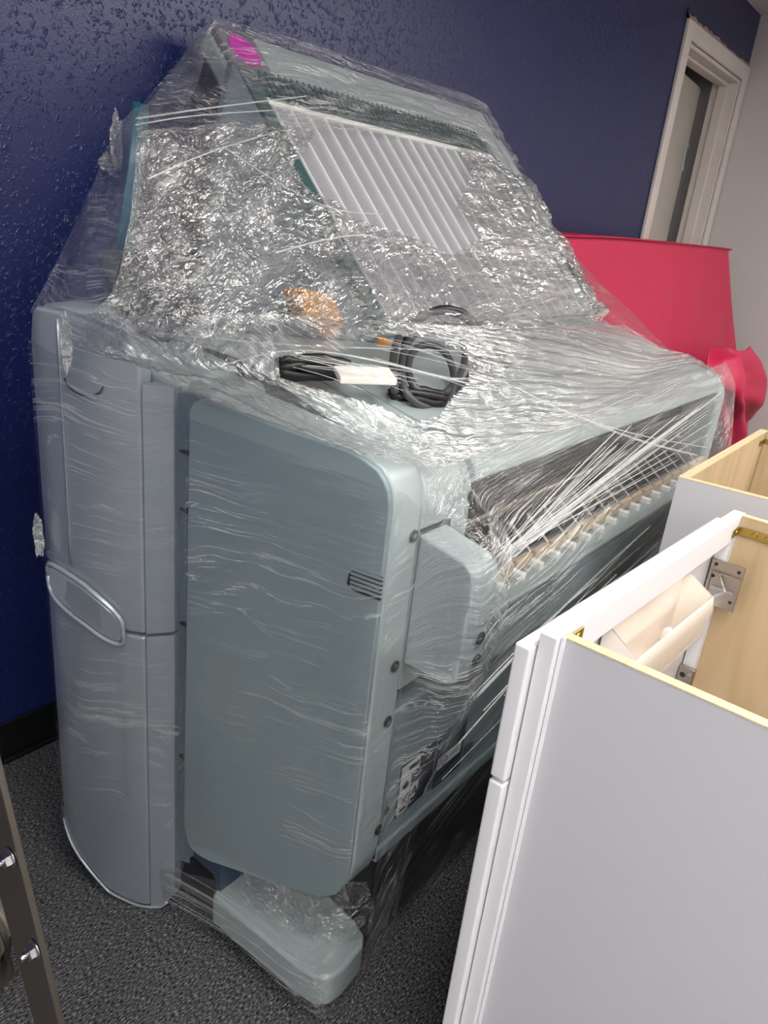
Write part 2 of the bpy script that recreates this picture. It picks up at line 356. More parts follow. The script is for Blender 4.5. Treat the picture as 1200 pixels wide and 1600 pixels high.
# silver side cover : plan line A-B, with a bulge
SA = Vector((.632, .855, 0)); SB = Vector((.545, 1.08, 0)); SD = SB-SA; SN = Vector((-SD.y, SD.x, 0)).normalized()
if SN.x > 0: SN = -SN
def sil(s, z, off=0):
    bl = .018*math.sin(math.pi*min(max(s, 0), 1))
    p = SA+SD*s+SN*(bl+off)
    if s > .86: p += -SN*((s-.86)/.16)**2*.010
    return Vector((p.x, p.y, z))
def interp(tab, s):
    if s <= tab[0][0]: return tab[0][1]
    for (a, va), (b, vb) in zip(tab, tab[1:]):
        if s <= b: return va+(vb-va)*(s-a)/(b-a)
    return tab[-1][1]
top_t = [(0, .998), (.19, .998), (.1901, 1.012), (.205, 1.032), (.24, 1.048), (.30, 1.058), (.43, 1.070), (.73, 1.080), (.93, 1.080), (.975, 1.072), (1.0, 1.05), (1.03, 1.02)]
bot_t = [(0, .045), (.10, .012), (.2, .006), (.3, .005), (.54, .017), (.82, .065), (1.0, .108), (1.03, .125)]
split_t = [(0, .604), (.2, .592), (.36, .592), (.7, .655), (.95, .668), (1.03, .672)]
def sil_panel(s0, s1, zt, zb, off=0, th=.03, ns=40, nz=10):
    vs, fs = [], []
    S = [s0+(s1-s0)*i/ns for i in range(ns+1)]
    for o_ in (off, off-th):
        for s in S:
            a, b = interp(zb, s), interp(zt, s)
            for k in range(nz+1): vs.append(sil(s, a+(b-a)*k/nz, o_))
    st = (ns+1)*(nz+1)
    for i in range(ns):
        for k in range(nz):
            a = i*(nz+1)+k; q = (a, a+1, a+nz+2, a+nz+1); fs.append(q); fs.append(tuple(x+st for x in q[::-1]))
    for i in range(ns):
        for k in (0, nz): a = i*(nz+1)+k; b = a+nz+1; fs.append((a, b, b+st, a+st))
    for k in range(nz):
        for i in (0, ns): a = i*(nz+1)+k; fs.append((a, a+1, a+1+st, a+st))
    return vs, fs
plus = lambda t, dz: [(s, z+dz) for s, z in t]
wp('upper_side_cover', sil_panel(0, .188, [(0, .998), (.19, .998)], plus(split_t, .003)), 'silver', bevel=.003)
sc1 = wp('upper_side_cover', sil_panel(.195, 1.03, top_t, plus(split_t, .003)), 'silver', bevel=.005, seg=3, label='silver upper side cover with rounded top corner')
sc2 = wp('lower_side_cover', sil_panel(.195, 1.03, plus(split_t, -.003), bot_t), 'silver', bevel=.005, seg=3, label='silver lower side cover curving under at the bottom')
wp('lower_side_cover', sil_panel(0, .188, plus(split_t, -.003), bot_t), 'silver', bevel=.003)
# corner edge strip round the back corner of the cover
wp('corner_strip', sil_panel(.725, .74, [(0, 1.07)], [(0, .69)], off=.003, th=.004, ns=2), 'silver', smooth=True)
# pale trim rim under the bottom curve
wp('bottom_rim', tube([sil(s/40*1.03, interp(bot_t, s/40*1.03)-.002, .001) for s in range(2, 41)], .0028), 'silver', smooth=True)
# long oval grip
def silrr(s0, s1, off, h, n=30):
    top, bot = [], []
    for i in range(n+1):
        q = math.pi*i/n; s = s1+(s0-s1)*(.5-.5*math.cos(q)); k = abs(math.sin(q))**.45
        zc = interp([(.3, .590), (.62, .628), (1.0, .655)], s); top.append((s, zc+h*k)); bot.append((s, zc-h*k))
    return [sil(s, z, off) for s, z in top]+[sil(s, z, off) for s, z in bot[::-1][1:-1]]
g = wp('grip', loft(silrr(.34, .955, .007, .031), silrr(.34, .955, -.02, .031)), 'silver', bevel=.003, label='long oval silver grip set across the side covers')
mk('grip_rim', tube(silrr(.33, .962, .005, .037)+[silrr(.33, .962, .005, .037)[0]], .0042), 'silver', g, smooth=True)
mk('grip_gap', tube(silrr(.335, .958, .002, .0335)+[silrr(.335, .958, .002, .0335)[0]], .0032), 'seam', g, smooth=True)
# latch lip high on the cover
wp('latch_lip', tube([sil(s, .988-.018*math.sin(math.pi*(s-.42)/.28)**.5 if .42 < s < .70 else .988, .002) for s in [.42+.28*i/14 for i in range(15)]], .0013), 'seam', smooth=True)

# recess strip between side cover and end panel, with a row of small perforations
PA = Vector((.635, .819, 0)); PB = Vector((.686, .5, 0)); PD = PB-PA
wp('recess_panel', loft([(.642, .86, .12), (.662, .815, .12), (.662, .815, .99), (.642, .86, .99)], [(.70, .86, .12), (.70, .815, .12), (.70, .815, .99), (.70, .86, .99)]), 'recess')
pl = []
for i in range(46):
    z = .93-i*.0165
    if abs(z-.80) < .004 or abs(z-.55) < .004: continue
    a = Vector((.6500, .8330, z)); q_ = (loft([a+V(-.0014, .0005, 0), a+V(-.004, .0065, 0), a+V(-.004, .0065, .004), a+V(-.0014, .0005, .004)], [a+V(.002, .002, 0), a+V(.0005, .008, 0), a+V(.0005, .008, .004), a+V(.002, .002, .004)])); wp('perforation', q_, 'seam')
for z in (.905, .815, .62, .36):
    wp('recess_joint', box(.640, .665, .8205, .853, z, z+.003), 'seam')
wp('lower_bracket', box(.655, .72, .755, .86, .10, .20), 'slate')

# end panel: rounded slab standing in front of the end cabinet
out = [(-.008,.955),(-.008,.974),(.012,.987),(.052,.994),(.098,.995),(.504,.985),(.80,.979),(.867,.974),(.93,.966),(.962,.955),(.985,.943),(.999,.922),(1.0,.88),(1.0,.34),(.99,.315),(.968,.29),(.94,.275),(.90,.262),(.85,.250),(.544,.22),(.162,.186),(.08,.184),(.03,.188),(-.0,.20),(-.02,.222),(-.03,.25)]
def pan(s, z, off=0): p = PA+PD*s; n_ = Vector((PD.y, -PD.x, 0)).normalized(); n_ = n_ if n_.x < 0 else -n_; p = p+n_*off; return Vector((p.x, p.y, z))
o1 = [pan(s, z, .004) for s, z in out]; o2 = [Vector((.7525, pan(s, z).y, z-.004*min(1, max(0, 1-s)*3))) for s, z in out]
ring1 = [pan(s, z, .004) for s, z in out]
wp('end_panel', prism(ring1, (.010, .002, 0)), 'panel', bevel=.003, label='darker grey-green end panel with rounded corners')
ctr = Vector((0, 0, 0))
def shrink(P, k):
    c = sum((Vector(p) for p in P), Vector())/len(P); return [c+(Vector(p)-c)*k for p in P]
wp('end_cabinet', loft([p+V(.012, .002, 0) for p in ring1], o2), 'pale', bevel=.004, seg=3)
# vent with horizontal slots near the front edge
vb = wp('vent', prism([pan(s, z, .0045) for s, z in [(.845,.803),(.85,.818),(.875,.829),(1.003,.829),(1.003,.796),(.88,.796)]], (.002, 0, 0)), 'black')
for k in range(5):
    z = .8005+k*.0062; mk('slat', prism([pan(.862, z, .0065), pan(1.004, z, .0065), pan(1.004, z+.0032, .0065), pan(.862, z+.0032, .0065)], (.003, 0, 0)), 'panel', vb)
# middle body next to the end cabinet
def prof(x, yf, zt, zb=.30, r=.075, yb=1.12, zback=1.03):
    P = [(x, yf, zb)]
    for k in range(9):
        q = math.pi/2*k/8; P.append((x, yf+r-r*math.cos(q), zt-r+r*math.sin(q)))
    P += [(x, .86, zback), (x, yb, zback), (x, yb, zb)]
    return [Vector(p) for p in P]
wp('seam_gap', loft(prof(.752, .506, .955), prof(.757, .506, .955)), 'seam')
wp('inner_shoulder', loft(prof(.757, .503, .962, r=.07, zb=.62), prof(.835, .503, .962, r=.07, zb=.62)), 'pale', bevel=.003)
wp('outer_shoulder', loft(prof(.836, .507, .968, zb=.60, r=.08), prof(.886, .507, .968, zb=.60, r=.08)), 'pale', bevel=.003)
wp('shoulder_door_gap', joinvf(box(.760, .826, .4995, .504, .868, .873), box(.824, .827, .4995, .504, .80, .868)), 'seam')
def disc_hole(x, y, z, r, nm='screw_hole', ang=0):
    h = wp(nm, lathe([(r*1.25, .001), (r*1.25, -.001), (r, -.0012), (r*.95, .004)], 16, (x, y, z), 'y'), 'seam', smooth=True)
    mk('screw', lathe([(r*.6, .0025), (r*.6, -.0016), (r*.2, -.0022)], 12, (x, y, z), 'y'), 'nickel', h)
for px, py in ((648, 838), (618, 1042), (607, 1128), (592, 1297)):
    p = at(px, py, .498); disc_hole(p.x, .499, p.z, .007)
p = at(738, 775, .505); disc_hole(p.x, .506, p.z, .007)
p = at(603, 1273, .506); disc_hole(p.x+.006, .5105, p.z, .006)
# lower front panel, opening, rails, base
wp('lower_front_panel', box(.76, 2.1, .512, .56, .305, .57), 'panel', bevel=.006)
wp('lower_front_step', box(.76, 2.1, .506, .56, .285, .312), 'panel', bevel=.004)
wp('service_gap', box(.90, 2.1, .54, .62, .565, .63), 'black')
wp('base', joinvf(box(.79, 2.1, .525, 1.05, .05, .288)), 'black', bevel=.01)
wp('back_body', joinvf(box(.72, 2.12, .84, 1.20, .13, 1.0), box(.76, 2.1, .62, .84, .30, .62)), 'pale', bevel=.01)
wp('opening_back', box(.886, 2.08, .66, .84, .60, .92), 'black')
wp('opening_tray', loft([(.886, .53, .70), (2.08, .53, .70), (2.08, .66, .76), (.886, .66, .76)], [(.886, .53, .66), (2.08, .53, .66), (2.08, .66, .66), (.886, .66, .66)]), 'black', bevel=.004)
wp('inner_bar', tube([(.89, .60, .845), (2.08, .60, .845)], .016, 14), 'seam', smooth=True)
wp('inner_bar', tube([(.89, .565, .80), (2.08, .565, .80)], .010, 14), 'bronze', smooth=True)
def covprof(x):
    P = []
    P += [(x, .535, .905), (x, .518, .905)]
    for k in range(9):
        q = math.pi/2*k/8; P.append((x, .505+.07-.07*math.cos(q), .968-.055+.055*math.sin(q)))
    P += [(x, .86, 1.03), (x, 1.12, 1.03), (x, 1.12, 1.0), (x, .86, 1.0), (x, .60, .935)]
    return [Vector(p) for p in P]
wp('top_cover', loft(covprof(.887), covprof(2.075)), 'pale', bevel=.003, label='long pale top cover with rounded front lip')
wp('far_end_cap', loft(prof(2.076, .50, .965, r=.07, zb=.2), prof(2.14, .50, .955, r=.07, zb=.2)), 'pale', bevel=.012, seg=4)
# left part of the deck up to the side cover
wp('left_deck', loft([(.645, .86, .93), (.645, .86, 1.0), (.605, .97, 1.045), (.595, 1.08, 1.055), (.64, 1.12, .93)], [(.76, .86, .93), (.76, .86, 1.02), (.76, .98, 1.03), (.76, 1.2, 1.03), (.76, 1.2, .93)]), 'pale', bevel=.012, seg=3)
wp('deck_link', box(.66, .80, .80, .875, .90, 1.004), 'pale', bevel=.012, seg=3)
# front rail with its row of guide rollers
wp('front_rail', loft([(.90, .455, .615), (.90, .455, .70), (.90, .47, .715), (.90, .54, .715), (.90, .54, .615)], [(2.1, .455, .615), (2.1, .455, .70), (2.1, .47, .715), (2.1, .54, .715), (2.1, .54, .615)]), 'panel', bevel=.004)
wp('rail_lip', box(.90, 2.1, .452, .50, .705, .716), 'pale', bevel=.003)
for i in range(18):
    x = .915+i*.064
    r_ = wp('guide_roller', box(x+.004, x+.058, .492, .505, .720, .742), 'beige', bevel=.003)
    mk('clip', box(x-.007, x+.007, .474, .50, .708, .728), 'white', r_, bevel=.003)
    mk('clear_arm', loft([(x-.004, .50, .735), (x+.004, .50, .735), (x+.004, .55, .775), (x-.004, .55, .775)], [(x-.004, .50, .739), (x+.004, .50, .739), (x+.004, .55, .779), (x-.004, .55, .779)]), 'nickel', r_)
# box that juts out of the front
pb = [(.760, .50), (.742, .412), (.752, .402), (.800, .405), (.81, .50)]
def boxprof(z): return [Vector((x, y, z)) for x, y in pb]
bx = wp('control_box', prism([Vector(q) for q in [(0, .502, .668), (0, .424, .668), (0, .412, .680), (0, .408, .826), (0, .413, .842), (0, .428, .853), (0, .502, .868)]], (.062, 0, 0)), 'pale', bevel=.005, seg=3, fn=lambda v: v+Vector((.756, 0, 0)), label='pale box jutting out of the front beside the seam')
for z in (.735, .70):
    h = mk('screw_hole', lathe([(.0095, .001), (.0095, -.001), (.0075, -.0015), (.007, .003)], 16, (.798, .4085, z), 'y'), 'seam', bx, smooth=True)
# foot with castor
ft = [(.641, .762), (.648, .56), (.656, .52), (.672, .503), (.70, .499), (.75, .503), (.768, .515), (.778, .54), (.80, .70), (.80, .80)]
wp('foot', prism([(x, y, .045) for x, y in ft], (0, 0, .068)), 'pale', bevel=.008, seg=3, label='pale rounded foot below the end cabinet')
wp('stand_column', prism([(.75, .66, .11), (.75, .80, .11), (.75, .86, .20), (.75, .86, .30), (.75, .62, .30)], (.08, 0, 0)), 'seam', bevel=.006)
wp('stand_beam', box(.652, .80, .768, 1.1, .04, .14), 'black', bevel=.006)
cs = wp('caster', box(.69, .725, .575, .61, .022, .046), 'seam', bevel=.004)
mk('wheel', lathe([(.010, -.012), (.0215, -.011), (.0225, 0), (.0215, .011), (.010, .012)], 20, (.700, .592, .0225), 'x'), 'rubber', cs, smooth=True)
cs = wp('caster', box(.69, .725, .98, 1.01, .022, .052), 'seam', bevel=.004)
mk('wheel', lathe([(.010, -.012), (.0215, -.011), (.0225, 0), (.0215, .011), (.010, .012)], 20, (.700, .995, .0225), 'x'), 'rubber', cs, smooth=True)
wp('far_foot', box(2.0, 2.13, .5, 1.1, .0, .115), 'pale', bevel=.015, seg=3)
# raised lid
LT = Vector((1.1, 1.38, 1.56)); LB = Vector((1.1, .88, 1.04)); LD = LB-LT; LN = Vector((0, LD.z, -LD.y)).normalized()
if LN.z > 0: LN = -LN          # underside faces down and to the front
if LN.y > 0: LN = -LN
def lid(x, t, off=0): p = LT+LD*t+LN*off; return Vector((x, p.y, p.z))
def lidbox(x0, x1, t0, t1, o0, o1):
    return [lid(x, t, o) for x in (x0, x1) for t in (t0, t1) for o in (o0, o1)], box(0,1,0,1,0,1)[1]
wp('lid_shell', lidbox(1.10, 2.10, 0, .99, -.05, -.002), 'pale', bevel=.012, seg=4, label='raised lid shell leaning back toward the blue wall')
wp('lid_top_band', lidbox(1.205, 2.095, .012, .175, 0, .012), 'pale', bevel=.004)
ec = wp('lid_end_cap', lidbox(1.102, 1.20, .0, .175, -.004, .014), 'capgrey', bevel=.006, seg=3, label='charcoal end cap at the top left corner of the lid')
mk('round_badge', prism(ellipse(lid(1.150, .085, .0145), (1, 0, 0), LD.normalized(), .036, .038), LN*.0015), 'magenta', ec, label='magenta round badge')
wp('lid_side_rim', lidbox(1.10, 1.135, .16, .985, -.002, .018), 'teald', bevel=.003, label='dark teal rim down the left edge of the lid')
wp('lid_side_rim', lidbox(2.065, 2.10, .16, .70, -.002, .018), 'pale', bevel=.003)
wp('lid_side_rim', lidbox(2.065, 2.10, .702, .985, -.002, .018), 'teald', bevel=.003)
# comb grille
cb = []
for i in range(46):
    x = 1.15+i*.0178; cb.append(([lid(x, .172, .014), lid(x+.014, .172, .014), lid(x+.007, .15, .014), lid(x, .172, .019), lid(x+.014, .172, .019), lid(x+.007, .15, .019)], [(0,1,2), (3,5,4), (0,3,4,1), (1,4,5,2), (2,5,3,0)]))
wp('comb_grille', joinvf(lidbox(1.14, 1.98, .17, .245, 0, .014), *cb, *[lidbox(1.15+i*.0178, 1.153+i*.0178, .17, .245, .013, .019) for i in range(46)]), 'teald', label='dark teal comb grille under the lid band')
wp('sheet_bar', lidbox(1.14, 2.0, .245, .262, 0, .01), 'white', bevel=.001)
wp('ribbed_sheet', lidbox(1.136, 2.02, .262, .98, 0, .006), 'sheet', label='silvery sheet with lengthwise white ribs')
wp('sheet_ribs', joinvf(*[lidbox(1.15+i*.050, 1.1526+i*.050, .262, .975, .0055, .011) for i in range(18)]), 'rib')
wp('lid_side_band', lidbox(2.02, 2.066, .175, .985, -.001, .012), 'pale', bevel=.003)
wp('lid_side_panel', loft([(1.10, .875, 1.03), (1.10, 1.30, 1.50), (.97, 1.20, 1.30), (.86, 1.08, 1.03)], [(1.10, .895, 1.03), (1.10, 1.32, 1.50), (.97, 1.22, 1.30), (.86, 1.10, 1.03)]), 'recess', bevel=.004)
# teal edged touch screen, seen almost from its edge
sT = Vector((.690, 1.0, 1.362)); sB = Vector((.648, 1.0, 1.13)); sv = Vector((.10, .165, .01))
def slab(a, b, v, t0, t1):
    n_ = (b-a).cross(v).normalized(); return [p+n_*t for t in (t0, t1) for p in smoothpts([a, a+v, b+v, b], 2, True)]
def slabvf(a, b, v, t0, t1):
    P = slab(a, b, v, t0, t1); n = len(P)//2; return loft(P[:n], P[n:])
ts = wp('touch_screen', slabvf(sT, sB, sv, -.011, .011), 'teal', bevel=.003, seg=3, label='teal edged touch screen standing on edge')
mk('display', slabvf(sT.lerp(sB, .1)+sv*.1, sB.lerp(sT, .1)+sv*.1, sv*.8, .011, .013), 'black', ts)
wp('screen_arm', tube(smoothpts([(.66, 1.03, 1.16), (.65, 1.02, 1.11), (.69, 1.0, 1.07), (.72, 1.0, 1.04)], 2), .022, 10), 'seam', smooth=True)
wp('screen_base', lathe([(.075, 1.03), (.075, 1.06), (.065, 1.075), (.04, 1.08)], 28, (.64, 1.07, 0)), 'pale', smooth=True)
# labels on the lower front panel
def lbl(x0, x1, z0, z1, m, nm, par, y=.5095):
    return mk(nm, box(x0, x1, y, y+.001, z0, z1), m, par)
l1 = wp('safety_label', box(.806, .905, .5105, .5125, .343, .448), 'navy', label='navy label block with white pictograms')
for (a, b, c, d_) in ((.809, .858, .420, .444), (.809, .838, .388, .418), (.809, .838, .346, .386), (.842, .862, .371, .389), (.842, .856, .352, .367)):
    lbl(a, b, c, d_, 'label', 'pictogram', l1)
ink = [box(.815, .832, .5088, .5095, .352, .356), prism([(.813, .5088, .362), (.815, .5088, .362), (.834, .5088, .382), (.832, .5088, .382)], (0, .0007, 0)), prism([(.834, .5088, .362), (.832, .5088, .362), (.813, .5088, .382), (.815, .5088, .382)], (0, .0007, 0)),
       box(.828, .855, .5088, .5095, .430, .437), prism(ellipse((.823, .5088, .403), (1,0,0), (0,0,1), .008, .008, 12), (0, .0007, 0)),
       prism([(.845, .5088, .374), (.859, .5088, .374), (.852, .5088, .386)], (0, .0007, 0)), box(.844, .854, .5088, .5095, .357, .362)]
mk('pictogram_ink', joinvf(*ink), 'ink', l1)
l2 = wp('rating_label', box(.912, 1.0, .5105, .5125, .335, .448), 'navy', label='navy rating plate with white certification strip')
lbl(.918, .990, .374, .398, 'label', 'certification_strip', l2)
def ringvf(c, r, w_, n=20, y=.5088):
    a = [Vector((c[0]+r*math.cos(2*math.pi*k/n), y, c[1]+r*math.sin(2*math.pi*k/n))) for k in range(n)]
    b = [Vector((c[0]+(r-w_)*math.cos(2*math.pi*k/n), y, c[1]+(r-w_)*math.sin(2*math.pi*k/n))) for k in range(n)]
    return a+b, [(k, (k+1) % n, n+(k+1) % n, n+k) for k in range(n)]
mk('certification_mark', ringvf((.937, .386), .0095, .0018), 'ink', l2)
def text(s, size, x, y, z, par, m, nm):
    cu = bpy.data.curves.new('txt', 'FONT'); cu.body = s; cu.size = size; cu.align_x = 'CENTER'; cu.align_y = 'CENTER'
    to = bpy.data.objects.new('txt', cu); COL.objects.link(to)
    dg = bpy.context.evaluated_depsgraph_get(); me = bpy.data.meshes.new_from_object(to.evaluated_get(dg))
    vs = [(v.co.x+x, y, v.co.y+z) for v in me.vertices]; fs = [tuple(p.vertices) for p in me.polygons]
    bpy.data.objects.remove(to); return mk(nm, (vs, fs), m, par)
text('UL', .010, .937, .5086, .386, l2, 'ink', 'lettering'); text('LISTED', .009, .967, .5086, .388, l2, 'ink', 'lettering'); text('c', .008, .924, .5086, .384, l2, 'ink', 'lettering')
text('CE', .009, .849, .5084, .3597, l1, 'ink', 'lettering')
mk('small_print', joinvf(*[box(.918, .918+.05+.022*random.random(), .5098, .5104, .404+i*.0052, .4055+i*.0052) for i in range(8)]), 'recess', l2)
wp('small_socket', box(1.008, 1.035, .508, .513, .348, .372), 'seam', bevel=.002)

# ------------------------------------------------------------------ loose things on the printer under the film
def coil(name, c, R, rx, turns, r, m, label, cat, yv=(.25, .55, .8), sq=.8, group=None):
    u = Vector((1, -.25, 0)).normalized(); v = Vector(yv).normalized(); n_ = u.cross(v)
    pts = []
    for k in range(int(turns*28)+1):
        q = 2*math.pi*k/28; rr = R*(1+.07*math.sin(q*.37)+.05*noise.noise((q*.3, c[0]*5, 0)))
        pts.append(Vector(c)+u*rr*math.cos(q)*rx+v*rr*math.sin(q)*sq+n_*(.010*math.sin(q*.61)+.004*k/28))
    o = mk(name, tube(pts, r, 8), m, None, smooth=True, org=c); return tag(o, label, cat, group)
def cable(name, pix, r, m, label, org):
    P = smoothpts([at(px, py, y) for px, py, y in pix], 3); o = mk(name, tube(P, r, 10), m, None, smooth=True, org=org); return tag(o, label, 'cable')
o_ = tuple(at(660, 600, .68))
cable('coiled_cable', [(617,612,.66),(612,570,.70),(622,520,.76),(660,488,.78),(705,486,.78),(740,505,.75),(755,540,.72),(735,590,.68),(700,632,.65),(660,640,.64),(628,610,.66),(626,560,.71),(645,520,.76),(690,503,.77),(725,525,.74),(728,570,.70),(700,615,.66),(668,622,.65),(641,600,.67),(636,560,.71),(660,535,.74),(695,545,.72),(712,585,.68),(702,630,.645)], .0062, 'greycab', 'dark grey cable wound in a loose coil under the film', o_)
cable('power_cable', [(632,540,.745),(650,500,.775),(690,480,.79),(725,488,.78),(752,515,.75),(778,548,.70),(795,572,.67)], .0075, 'rubber', 'thick black cable arching over the grey coil under the film', tuple(at(700, 480, .79)))
def bundle(c, ax, L_, r):
    parts = []
    ax = Vector(ax).normalized(); a = ax.cross(Vector((0,0,1))).normalized(); b = ax.cross(a)
    for k in range(7):
        q = 2*math.pi*k/7; P = []
        for i in range(9):
            t = i/8-.5; bend = (.6+.4*math.cos(t*math.pi))
            P.append(Vector(c)+ax*L_*t+(a*math.cos(q+t*1.1)+b*math.sin(q+t*1.1))*r*bend+Vector((0, 0, .006*noise.noise((k, i*.7, 0)))))
        parts.append(tube(P, .0065, 8))
    return joinvf(*parts)
bc = atz(490, 575, 1.035)
cb_ = tag(mk('cable_bundle', bundle(tuple(bc), (1, -.45, 0), .11, .014), 'rubber', None, smooth=True, org=tuple(bc)), 'black folded cable bundle lying beside the white tag', 'cable')
pc = atz(570, 592, 1.03)
q1 = Vector((.045, -.028, 0)); q2 = Vector((.012, .018, .004))
tag(mk('paper_tag', prism([pc-q1*.8-q2, pc+q1*.8-q2, pc+q1*.8+q2, pc-q1*.8+q2], (0, .0, .010)), 'paper', None, bevel=.002, org=tuple(pc)), 'white paper wrapped block beside the black cable bundle', 'tag')
pc2 = atz(652, 622, .992)
tag(mk('cable_bundle', bundle(tuple(pc2), (.8, -.6, 0), .09, .012), 'rubber', None, smooth=True, org=tuple(pc2)), 'small black cable bundle at the foot of the grey coil', 'cable')
ow = [(463, 462), (478, 455), (505, 456), (524, 470), (538, 500), (545, 535), (543, 585), (526, 590), (508, 560), (490, 510)]
op = [at(px, py, .93) for i, (px, py) in enumerate(ow)]
for q_ in op: q_.z = max(q_.z, 1.032)
tag(mk('foam_wedge', prism(smoothpts(op, 2, True), (.01, .05, 0)), 'orange', None, bevel=.006, seg=3, org=tuple(op[6])), 'orange curved packing piece standing behind the black cable bundle', 'packing')
op = [at(px, py, .86) for px, py in [(602, 527), (612, 532), (613, 548), (608, 585), (599, 585), (601, 550)]]
tag(mk('foam_wedge', prism(op, (.0, .02, 0)), 'orange', None, bevel=.003, org=tuple(op[4])), 'narrow orange packing strip left of the cable coil', 'packing')

# ------------------------------------------------------------------ stretch film
def thin_glass(m):
    nt = m.node_tree; N = nt.nodes; L = nt.links; N.clear()
    o = N.new('ShaderNodeOutputMaterial'); t = N.new('ShaderNodeBsdfTransparent'); g_ = N.new('ShaderNodeBsdfGlossy'); g_.inputs['Roughness'].default_value = .02
    x = N.new('ShaderNodeMixShader'); x.inputs[0].default_value = .08; L.new(t.outputs[0], x.inputs[1]); L.new(g_.outputs[0], x.inputs[2]); L.new(x.outputs[0], o.inputs[0])
thin_glass(M['glass'])
FM = dict(
 sheer=film_mat('film_sheer', .10, (3, 34), .6, .04, .06, .12, 1.8, .5),
 crumple=film_mat('film_crumpled', .4, (7, 26), 1.0, .5, .17, .17, 3.0, .75, .15),
 pull=film_mat('film_pulled', -.35, (2.2, 60), 1.0, .08, .13, .17, 3.2, 1.0, .14),
 band=film_mat('film_band', -.15, (2.0, 46), .9, .04, .05, .13, 1.8, .8, .12),
 tight=film_mat('film_tight', .22, (1.4, 46), .16, .0, .012, .14, 1.0, .5),
 front=film_mat('film_front', .30, (1.5, 60), 1.0, .03, .035, .14, 2.0, .9, .09),
)
SF = thing('stretch_film', (1.0, .46, .0), 'clear crinkled plastic stretch film wound round the printer', 'plastic film')
def film(name, rows, m, nu=120, nv=100, amp=.006, freq=(6, 14), crum=.003, seed=0, hole=None, rest=False):
    R_ = [[Vector(p) for p in r] for r in rows]; nr, nc = len(R_), len(R_[0])
    def cr(p0, p1, p2, p3, t):
        return .5*((2*p1)+(-p0+p2)*t+(2*p0-5*p1+4*p2-p3)*t*t+(-p0+3*p1-3*p2+p3)*t*t*t)
    def ev(L_, t):
        n_ = len(L_)-1; x = t*n_; i = min(int(x), n_-1); f = x-i
        g_ = lambda k: L_[min(max(k, 0), n_)]
        return cr(g_(i-1), g_(i), g_(i+1), g_(i+2), f)
    G = [[None]*(nu+1) for _ in range(nv+1)]
    for j in range(nu+1):
        u = j/nu; colp = [ev(r, u) for r in R_]
        for i in range(nv+1): G[i][j] = ev(colp, i/nv)
    vs, fs, uvs = [], [], []
    lu = sum((R_[nr//2][k+1]-R_[nr//2][k]).length for k in range(nc-1)); lv = sum((R_[k+1][nc//2]-R_[k][nc//2]).length for k in range(nr-1))
    for i in range(nv+1):
        for j in range(nu+1):
            p = G[i][j]; a = G[min(i+1, nv)][j]-G[max(i-1, 0)][j]; b = G[i][min(j+1, nu)]-G[i][max(j-1, 0)]
            n_ = a.cross(b); n_ = n_.normalized() if n_.length > 1e-9 else Vector((0,0,1))
            u, v = lu*j/nu, lv*i/nv
            e = min(1, 6*min(j/nu, 1-j/nu)+.25)
            h = amp*noise.noise((u*freq[0]+seed, v*freq[1], seed))+amp*.5*noise.noise((u*freq[0]*2.3, v*freq[1]*2.1+seed, seed))
            q = Vector((u*34, v*34, seed)); c1 = noise.noise(q)+.5*noise.noise(q*2.1); h += crum*(1-abs(c1)*2)
            q2 = p+n_*h*e
            if rest and 1.09 < q2.x < 2.13 and q2.z > 1.04:      # and never behind the raised lid
                dd = (q2-LT).dot(LN)
                if dd < .024+h: q2 += LN*(.024+h-dd)
            if rest:                      # film lies on the deck, never inside it
                if .76 < q2.x < 2.13 and q2.y > .52: q2.z = max(q2.z, min(1.03, .968+(max(q2.y, .575)-.575)*.2175)+.007-max(0, .575-q2.y)*.45+h*.5)
                elif .62 < q2.x <= .76 and q2.y > .54: q2.z = max(q2.z, .998+(q2.y-.8)*.11)
            vs.append(q2); uvs.append((u+seed*3.1, v+seed*1.7))
    for i in range(nv):
        for j in range(nu):
            if hole and hole((j+.5)/nu, (i+.5)/nv): continue
            a = i*(nu+1)+j; fs.append((a, a+1, a+nu+2, a+nu+1))
    o0 = ORG[SF.name]; me = bpy.data.meshes.new(name); me.from_pydata([tuple(v-o0) for v in vs], [], fs); me.materials.append(m)
    ul = me.uv_layers.new(name='UVMap')
    for lp in me.loops: ul.data[lp.index].uv = uvs[lp.vertex_index]
    for p in me.polygons: p.use_smooth = True
    o = bpy.data.objects.new(name, me); COL.objects.link(o); o.parent = SF; ORG[o.name] = o0
    return o
def inpoly(P):
    def f(x, y):
        c = False; n_ = len(P)
        for i in range(n_):
            (x1, y1), (x2, y2) = P[i], P[(i+1) % n_]
            if (y1 > y) != (y2 > y) and x < (x2-x1)*(y-y1)/(y2-y1)+x1: c = not c
        return c
    return f
A_ = at
# left hand tent: lid corner - screen - back of the side cover
film('film_sheet', [
  [A_(318, 42, 1.40), A_(322, 38, 1.39), A_(330, 38, 1.38)],
  [A_(240, 152, 1.15), A_(262, 150, 1.15), A_(300, 150, 1.2)],
  [A_(180, 205, 1.10), A_(200, 190, 1.03), A_(228, 172, .985)],
  [A_(140, 300, 1.12), A_(170, 310, 1.03), A_(215, 320, .96)],
  [A_(88, 410, 1.12), A_(120, 430, 1.03), A_(180, 450, .94)],
  [A_(47, 487, 1.10), A_(110, 520, 1.0), A_(205, 545, .90)]], FM['sheer'], 60, 110, .006, (8, 5), .0015, 1)
